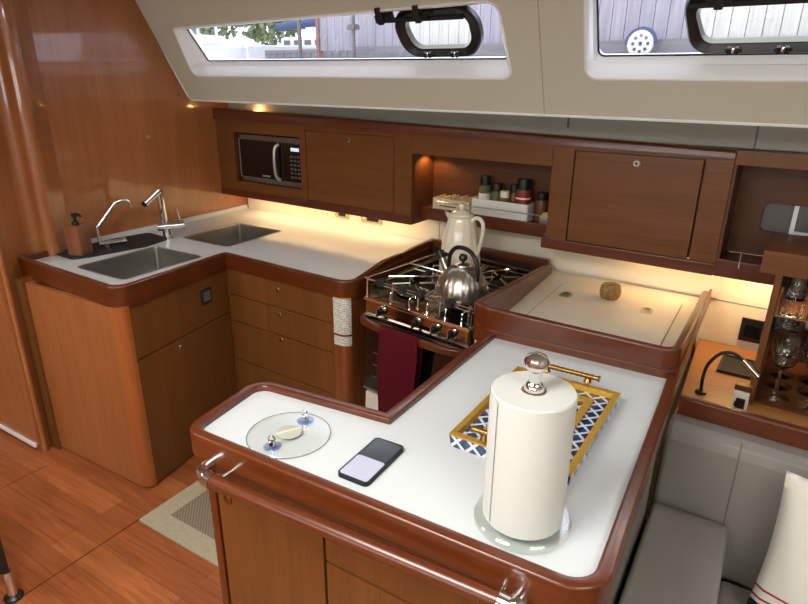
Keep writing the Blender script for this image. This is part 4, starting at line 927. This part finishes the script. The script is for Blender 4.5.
gc = thing('glass_rack', 'wooden open rack full of glasses at the right edge', 'shelf', H(0, -.28, 0), TH)
bm = bmesh.new(); box(bm, 2.898, 2.918, 0, .44, .697, 1.135, .003); obj('side_panel', bm, M['face'], gc); bm = bmesh.new(); box(bm, 3.34, 3.36, 0, .44, .697, 1.135, .003); obj('side_panel', bm, M['face'], gc)
bm = bmesh.new(); box(bm, 2.855, 3.36, -.01, .27, 1.135, 1.205, .003); obj('top_box', bm, M['faceh'], gc)
bm = bmesh.new(); box(bm, 2.918, 3.34, .43, .44, .697, 1.135); obj('back', bm, M['dark_wood'], gc)
bm = bmesh.new(); box(bm, 2.918, 3.34, .01, .43, .699, .705); obj('base', bm, M['dark_wood'], gc)
bm = bmesh.new(); box(bm, 2.918, 3.34, .02, .43, .955, .962); obj('middle_shelf', bm, M['glass'], gc, 'clear glass shelf')
bm = bmesh.new(); tube(bm, [(2.918, .02, 1.0), (3.34, .02, 1.0)], .003, 8); obj('guard_rail', bm, M['chrome'], gc)
wineprof = [(r_*1.28, z_*1.2) for r_, z_ in [(.001, 0), (.032, 0), (.033, .002), (.006, .006), (.004, .012), (.0038, .080), (.008, .088), (.026, .105), (.036, .130), (.038, .155), (.033, .195), (.0315, .195), (.0365, .155), (.0345, .131), (.025, .107), (.001, .092)]]
tumprof = [(.001, 0), (.028, 0), (.031, .004), (.035, .085), (.0335, .085), (.0295, .010), (.001, .008)]
def glassware(kind, x, y, z, lab, grp, r=None):
    nm = 'wine_glass' if kind == 'w' else 'tumbler'
    me = glassware.cache.get(kind)
    if me is None:
        o = obj(nm, lathe(bmesh.new(), wineprof if kind == 'w' else tumprof, seg=28), M['glass']); glassware.cache[kind] = o.data
    else:
        o = bpy.data.objects.new(nm, me); COL.objects.link(o)
    tag(o, lab, 'glass', H(x, -.28+y, z), TH, grp)
glassware.cache = {}
for i, x in enumerate((2.972, 3.072, 3.172)):
    for j, y in enumerate((.070, .172, .274)):
        glassware('w', x, y, .7055, 'clear stemmed wine glass standing in the bottom of the rack', 'wine glasses in the bottom of the rack')
for i, x in enumerate((2.958, 3.036, 3.114)):
    for j, y in enumerate((.070, .155, .240)):
        glassware('t', x, y, .9625, 'clear straight tumbler standing on the glass shelf of the rack', 'tumblers on the glass shelf')
        glassware('t', x, y, 1.0480, 'clear tumbler stacked on top of another in the rack', 'upper tumblers in the rack')

# ---------------------------------------------------------------- settee
def cushion(name, lab, cat, x0, x1, y0, y1, z0, z1, bev=.025, mat='vinyl'):
    bm = B(x0, x1, y0, y1, z0, z1, bev=bev, seg=4); o = obj(name, bm, M[mat]); tag(o, lab, cat); return o
st_ = thing('settee', 'built-in settee with a taupe vinyl backrest below the shelf rail', 'bench', (0, 0, 0))
bm = bmesh.new(); box(bm, -.130, .060, .6, 1.65, 0, .405); box(bm, .060, 1.6, 1.0, 1.64, 0, .245); obj('base', bm, M['face'], st_)
bm = bmesh.new(); box(bm, -.145, .9, 1.74, 1.79, 0, .66); obj('back_board', bm, M['face'], st_)
def back_pad(xa, xb):
    bm = bmesh.new(); secs = []
    prof = [(1.792, .735), (1.735, .742), (1.706, .730), (1.695, .700), (1.672, .45), (1.660, .32), (1.70, .30), (1.79, .30)]
    prof = [(p.x, p.y) for p in fillet(prof, [0, .02, .02, .02, 0, .02, 0, 0], 4)]
    xs = [xa, xa+.006, xa+.018, xb-.018, xb-.006, xb]; ins = [.014, .005, 0, 0, .005, .014]
    cy = 1.74; cz = .52
    for x, d in zip(xs, ins):
        sk = -.054*(x+.13)
        secs.append([(x, y+sk+(d if y < cy else 0), z+(-d if z > cz else 0)) for y, z in prof])
    loft(bm, secs, caps=True); return bm
bk = obj('backrest', back_pad(-.138, .90), M['vinyl'], st_, ang=50)
for q in (.055,):
    bm = bmesh.new(); sk = -.054*(q+.13); tube(bm, [(q, 1.720+sk, .7385), (q, 1.7065+sk, .728), (q, 1.6955+sk, .70), (q, 1.6725+sk, .45), (q, 1.661+sk, .34)], .0022, 6); obj('vertical_seam', bm, M['seam'], bk)
bm = bmesh.new(); tube(bm, [(.055, 1.6755-.054*.185, .47), (.895, 1.6755-.054*1.025, .47)], .0020, 6); obj('horizontal_seam', bm, M['seam'], bk)
cushion('seat_cushion', 'raised taupe seat cushion against the peninsula side', 'cushion', -.133, .071, .55, 1.655, .405, .503, .016)
cushion('seat_cushion', 'lower taupe seat cushion beside the striped pillow', 'cushion', .074, 1.4, .95, 1.625, .247, .345, .022)
# pillow: puffed square with stripes as their own panels
pw = thing('pillow', 'white pillow with red stripes and a navy end leaning on the settee', 'pillow', (.318, 1.50, .350), math.radians(0))
def pillow_part(name, mat, v0, v1, parent, off=0.0):
    bm = bmesh.new(); W_, H_, T_ = .36, .41, .07; nu, nv = 20, max(2, int(34*(v1-v0))); 
    Rm = Matrix.Rotation(math.radians(-14), 4, 'X') @ Matrix.Rotation(math.radians(3), 4, 'Y')
    for sgn in (1, -1):
        g = []
        for j in range(nv+1):
            v = v0+(v1-v0)*j/nv; row = []
            for i in range(nu+1):
                u = i/nu; pu = (1-abs(2*u-1)**2.4)**.55; pv = (1-abs(2*v-1)**2.4)**.55
                th = T_*max(0, pu*pv)+off
                x = (u-.5)*W_*(1-.07*math.sin(PI*v)); z = v*H_*(1)+(.012*math.sin(PI*u))*(-1 if v > .5 else 1)*abs(2*v-1)
                wr = .003*math.sin(u*23+v*9)*pv
                row.append(bm.verts.new(Rm @ Vector((x, sgn*(th+wr*(th > .01)), z))))
            g.append(row)
        for j in range(nv):
            for i in range(nu): bm.faces.new((g[j][i], g[j][i+1], g[j+1][i+1], g[j+1][i]))
    bmesh.ops.remove_doubles(bm, verts=bm.verts[:], dist=.0002); bmesh.ops.recalc_face_normals(bm, faces=bm.faces[:])
    return obj(name, bm, mat, parent, ang=80)
pillow_part('cover', M['fab_white'], .235, 1, pw); pillow_part('navy_end', M['navy'], 0, .13, pw)
pillow_part('white_band', M['fab_white'], .13, .155, pw); pillow_part('red_stripe', M['fab_red'], .155, .17, pw)
pillow_part('white_band', M['fab_white'], .17, .22, pw); pillow_part('red_stripe', M['fab_red'], .22, .235, pw)

# ---------------------------------------------------------------- floor items
rg = thing('rug', 'beige woven rug with a plain border in front of the galley drawers', 'rug', (-1.925, 1.108, .0))
bm = bmesh.new(); plate(bm, rrect(0, .86, 0, .56, .006), (rrect(.085, .775, .085, .475, .004),), .0005, .008); obj('border', bm, M['rug_edge'], rg)
bm = bmesh.new(); plate(bm, rrect(.085, .775, .085, .475, .004), (), .0005, .0065); obj('woven_field', bm, M['rug_in'], rg)
ld_ = thing('companionway_step', 'wooden companionway step on a chrome leg at the lower left', 'step', (-1.955, .642, 0))
bm = bmesh.new(); cyl(bm, (0, 0, .012), (0, 0, .115), .016, seg=24); lg = obj('leg', bm, M['chrome'], ld_)
bm = bmesh.new(); lathe(bm, [(0, 0), (.030, 0), (.030, .008), (.020, .016), (0, .016)], seg=24); obj('foot', bm, M['black'], lg)
bm = bmesh.new(); box(bm, -.16, .004, -.02, .008, .115, .60, .003); obj('side_board', bm, M['dark'], ld_)
bm = bmesh.new(); plate(bm, rrect(-.40, -.028, -.30, -.05, .03), (), .115, .15); obj('tread', bm, M['corner'], ld_)

# ---------------------------------------------------------------- outside: dock wall, marina
fn = thing('dock_fence', 'tall weathered grey board fence outside the windows', 'fence', HL, TH)
# H-frame coords: boards at y'=4.5-2.5
fy = 2.0+2.5-.0
def FH(x, y): return O+EX*x+EY*y
bm = bmesh.new(); x = -3.25; wb = .14
P0 = H(0, 2.0)
while x < 7.5:
    box(bm, x, x+wb-.006, 4.5, 4.53, 2.03, 4.6); x += wb
obj('boards', bm, M['fence'], fn)
bm = bmesh.new(); box(bm, -3.25, 7.5, 4.53, 4.55, 2.03, 4.6); obj('backing', bm, M['dark'], fn)
bm = bmesh.new(); box(bm, -2.6, 7.5, 4.40, 4.5, 1.93, 2.065, .01); obj('kerb_beam', bm, M['fencebeam'], fn)
bm = bmesh.new(); box(bm, -3.30, -3.25, 4.47, 4.56, 1.9, 4.6); obj('end_post', bm, M['brick'], fn)
for x in (-3.35, -2.40):
    bm = bmesh.new(); cyl(bm, (0, 0, -.1), (0, 0, 2.6), (.022 if x > -3 else .026), seg=12)
    if x > -3: box(bm, -.09, .09, -.02, .02, .36, .40); box(bm, -.05, .05, -.05, .05, .36, .42)
    o = obj('dock_post', bm, M['grey']); tag(o, 'slim dark post in front of the left end of the board fence' if x < -3 else 'slim dark post with a crossbar in front of the board fence', 'post', H(x, 4.2, 1.9), TH)
ct = thing('cart_wheel', 'white spoked hub wheel with a grey guard in the right window', 'wheel', H(1.19, 4.28, 2.02), TH)
bm = bmesh.new()
plate_xz(bm, [( .125*math.cos(a*PI/18), .125*math.sin(a*PI/18)) for a in range(36)],
         [[(.072*math.cos(k*PI/4)+.017*math.cos(a*PI/6), .072*math.sin(k*PI/4)+.017*math.sin(a*PI/6)) for a in range(12)] for k in range(8)]+[[(.02*math.cos(a*PI/6), .02*math.sin(a*PI/6)) for a in range(12)]], -.02, .02)
obj('hub', bm, M['boatwhite'], ct)
bm = bmesh.new(); tube(bm, [(.135*math.cos(math.radians(a)), 0, .135*math.sin(math.radians(a))) for a in range(0, 181, 10)], .022, 10); obj('guard', bm, M['bluecover'], ct, 'grey-blue curved guard')
bm = bmesh.new(); box(bm, -12, 12, .3, 14, -.3, .0, 0); o = struct('ground_dock', bm, M['asphalt'], loc=H(0, 3.8, 1.9), rz=TH)
# boats beyond the fence end (left)
def boat(x, y, z, s, lab, cover=True, rz=0):
    t = thing('moored_boat', lab, 'boat', H(x, y, z), TH+rz)
    bm = bmesh.new(); secs = []
    for k in range(9):
        u = k/8; wdt = .9*s*math.sin(PI*min(.98, .18+u*.8))**.7; hh = .55*s*(1+.25*(1-u)); xx = (u-.5)*4.4*s
        secs.append([(xx, -wdt, hh), (xx, -wdt*.8, .1), (xx, 0, 0), (xx, wdt*.8, .1), (xx, wdt, hh), (xx, 0, hh+.05)])
    loft(bm, secs, caps=True); obj('hull', bm, M['boatwhite'], t)
    bm = bmesh.new(); box(bm, -.9*s, .9*s, -.5*s, .5*s, .55*s, .95*s, .12*s); cb_ = obj('cabin', bm, M['boatwhite'], t)
    bm = bmesh.new()
    for q in range(4): box(bm, (-.75+.4*q)*s, (-.5+.4*q)*s, -.505*s, -.49*s, .70*s, .84*s)
    obj('cabin_windows', bm, M['grey'], cb_)
    bm = bmesh.new(); cyl(bm, (.1*s, 0, .9*s), (.1*s, 0, 5*s), .05*s, .04*s, 10); obj('mast', bm, M['boatwhite'], t)
    if cover: bm = bmesh.new(); tube(bm, smooth_path([(-1.3*s, 0, 1.28*s), (-.4*s, 0, 1.36*s), (.6*s, 0, 1.42*s), (1.1*s, 0, 1.30*s)], 4), .13*s, 10); obj('sail_cover', bm, M['bluecover'], t, 'blue canvas sail cover')
    return t
boat(-13.9, 10.6, 1.95, .95, 'white moored boat with a blue sail cover, nearest the left window corner')
boat(-10.6, 12.2, 1.95, .9, 'white moored boat with a blue sail cover beside the fence end', True, .2)
boat(-17.5, 14.2, 1.95, 1.1, 'larger white moored boat farther off at the left of the window', False, .1)
bm = bmesh.new(); box(bm, -1.4, 1.4, -.2, .2, 0, .32, .03)
for k in range(12): box(bm, -1.3+.22*k, -1.18+.22*k, -.215, -.2, .05, .25)
o = obj('dock_box', bm, M['fencebeam']); tag(o, 'long grey slatted dock box in front of the boats', 'box', H(-7.6, 9.0, 1.98), TH)
# foliage behind
def tree(x, y, z, s, lab, n=900):
    t = thing('tree', lab, 'tree', H(x, y, z), 0, 'trees behind the marina')
    bm = bmesh.new(); cyl(bm, (0, 0, 0), (0, 0, 1.6*s), .12*s, .07*s, 8); obj('trunk', bm, M['stone'], t)
    bm = bmesh.new()
    for i in range(n):
        a = random.uniform(0, 2*PI); e = random.uniform(-1, 1); rr = s*1.25*random.random()**.4
        c_ = Vector((rr*math.cos(a)*math.sqrt(1-e*e), rr*math.sin(a)*math.sqrt(1-e*e), 2.0*s+rr*e*.8)); d1 = Vector((random.gauss(0, 1), random.gauss(0, 1), random.gauss(0, 1))).normalized()*.13*s; d2 = d1.orthogonal().normalized()*.08*s
        bm.faces.new([bm.verts.new(c_+d1), bm.verts.new(c_+d2), bm.verts.new(c_-d1), bm.verts.new(c_-d2)])
    o = obj('crown', bm, M['leaf'], t)
for i, (x, s) in enumerate(((-20.5, 1.5), (-15.6, 1.6), (-11.3, 1.5), (-25.5, 1.6))):
    tree(x, 20, 1.6, s, ('pale green tree left of the tall mast', 'pale green tree behind the blue sail covers', 'pale green tree nearest the board fence', 'pale green tree at the far left of the marina')[i])

# ---------------------------------------------------------------- light
def area(name, loc, rot, sx, sy, e, col=(1, 1, 1)):
    l = bpy.data.lights.new(name, 'AREA'); l.shape = 'RECTANGLE'; l.size = sx; l.size_y = sy; l.energy = e; l.color = col
    o = bpy.data.objects.new(name, l); COL.objects.link(o); o.location = loc; o.rotation_euler = rot; return o
for i, (a, b, c_, d_) in enumerate(hatches):
    e = (32, 9, 12)[i]
    area('hatch_daylight', ((a+b)/2, (c_+d_)/2, 2.108), (0, 0, 0), (b-a)*.85, (d_-c_)*.85, e, (1, .98, .95))
for a_, b_ in ((-2.6, -.7), (-.3, 1.7)):
    area('side_fill', ((a_+b_)/2, -2.12, 1.6), (math.radians(90), 0, 0), b_-a_-.1,  .42, 9, (.97, .99, 1))  # fill lamps added at the unseen windows to lift headliner and cabinet fronts
W = bpy.data.worlds.new('sky'); SC.world = W; W.use_nodes = True
bg = W.node_tree.nodes['Background']; bg.inputs['Color'].default_value = (.92, .96, 1, 1); bg.inputs['Strength'].default_value = 4.5
sun = bpy.data.lights.new('sun', 'SUN'); sun.energy = 3.5; sun.angle = math.radians(70); so = bpy.data.objects.new('sun', sun); COL.objects.link(so)
so.rotation_euler = (math.radians(-32), 0, math.radians(-10))

# ---------------------------------------------------------------- camera
CAMR = Matrix(((0.84998786, 0.52672989, 0.00873293), (-0.19096532, 0.29262772, 0.93696386), (0.49097137, -0.79807559, 0.34931715)))
cd = bpy.data.cameras.new('camera'); cd.sensor_width = 36; cd.lens = 600/808*36; cd.clip_start = .02
co = bpy.data.objects.new('camera', cd); COL.objects.link(co)
mw = CAMR.transposed().to_4x4(); mw.translation = Vector((0, 0, 1.68)); co.matrix_world = mw
SC.camera = co
SC.view_settings.view_transform = 'Standard'; SC.view_settings.look = 'None'; SC.view_settings.gamma = 1; SC.view_settings.exposure = 0
SC.view_settings.use_curve_mapping = False
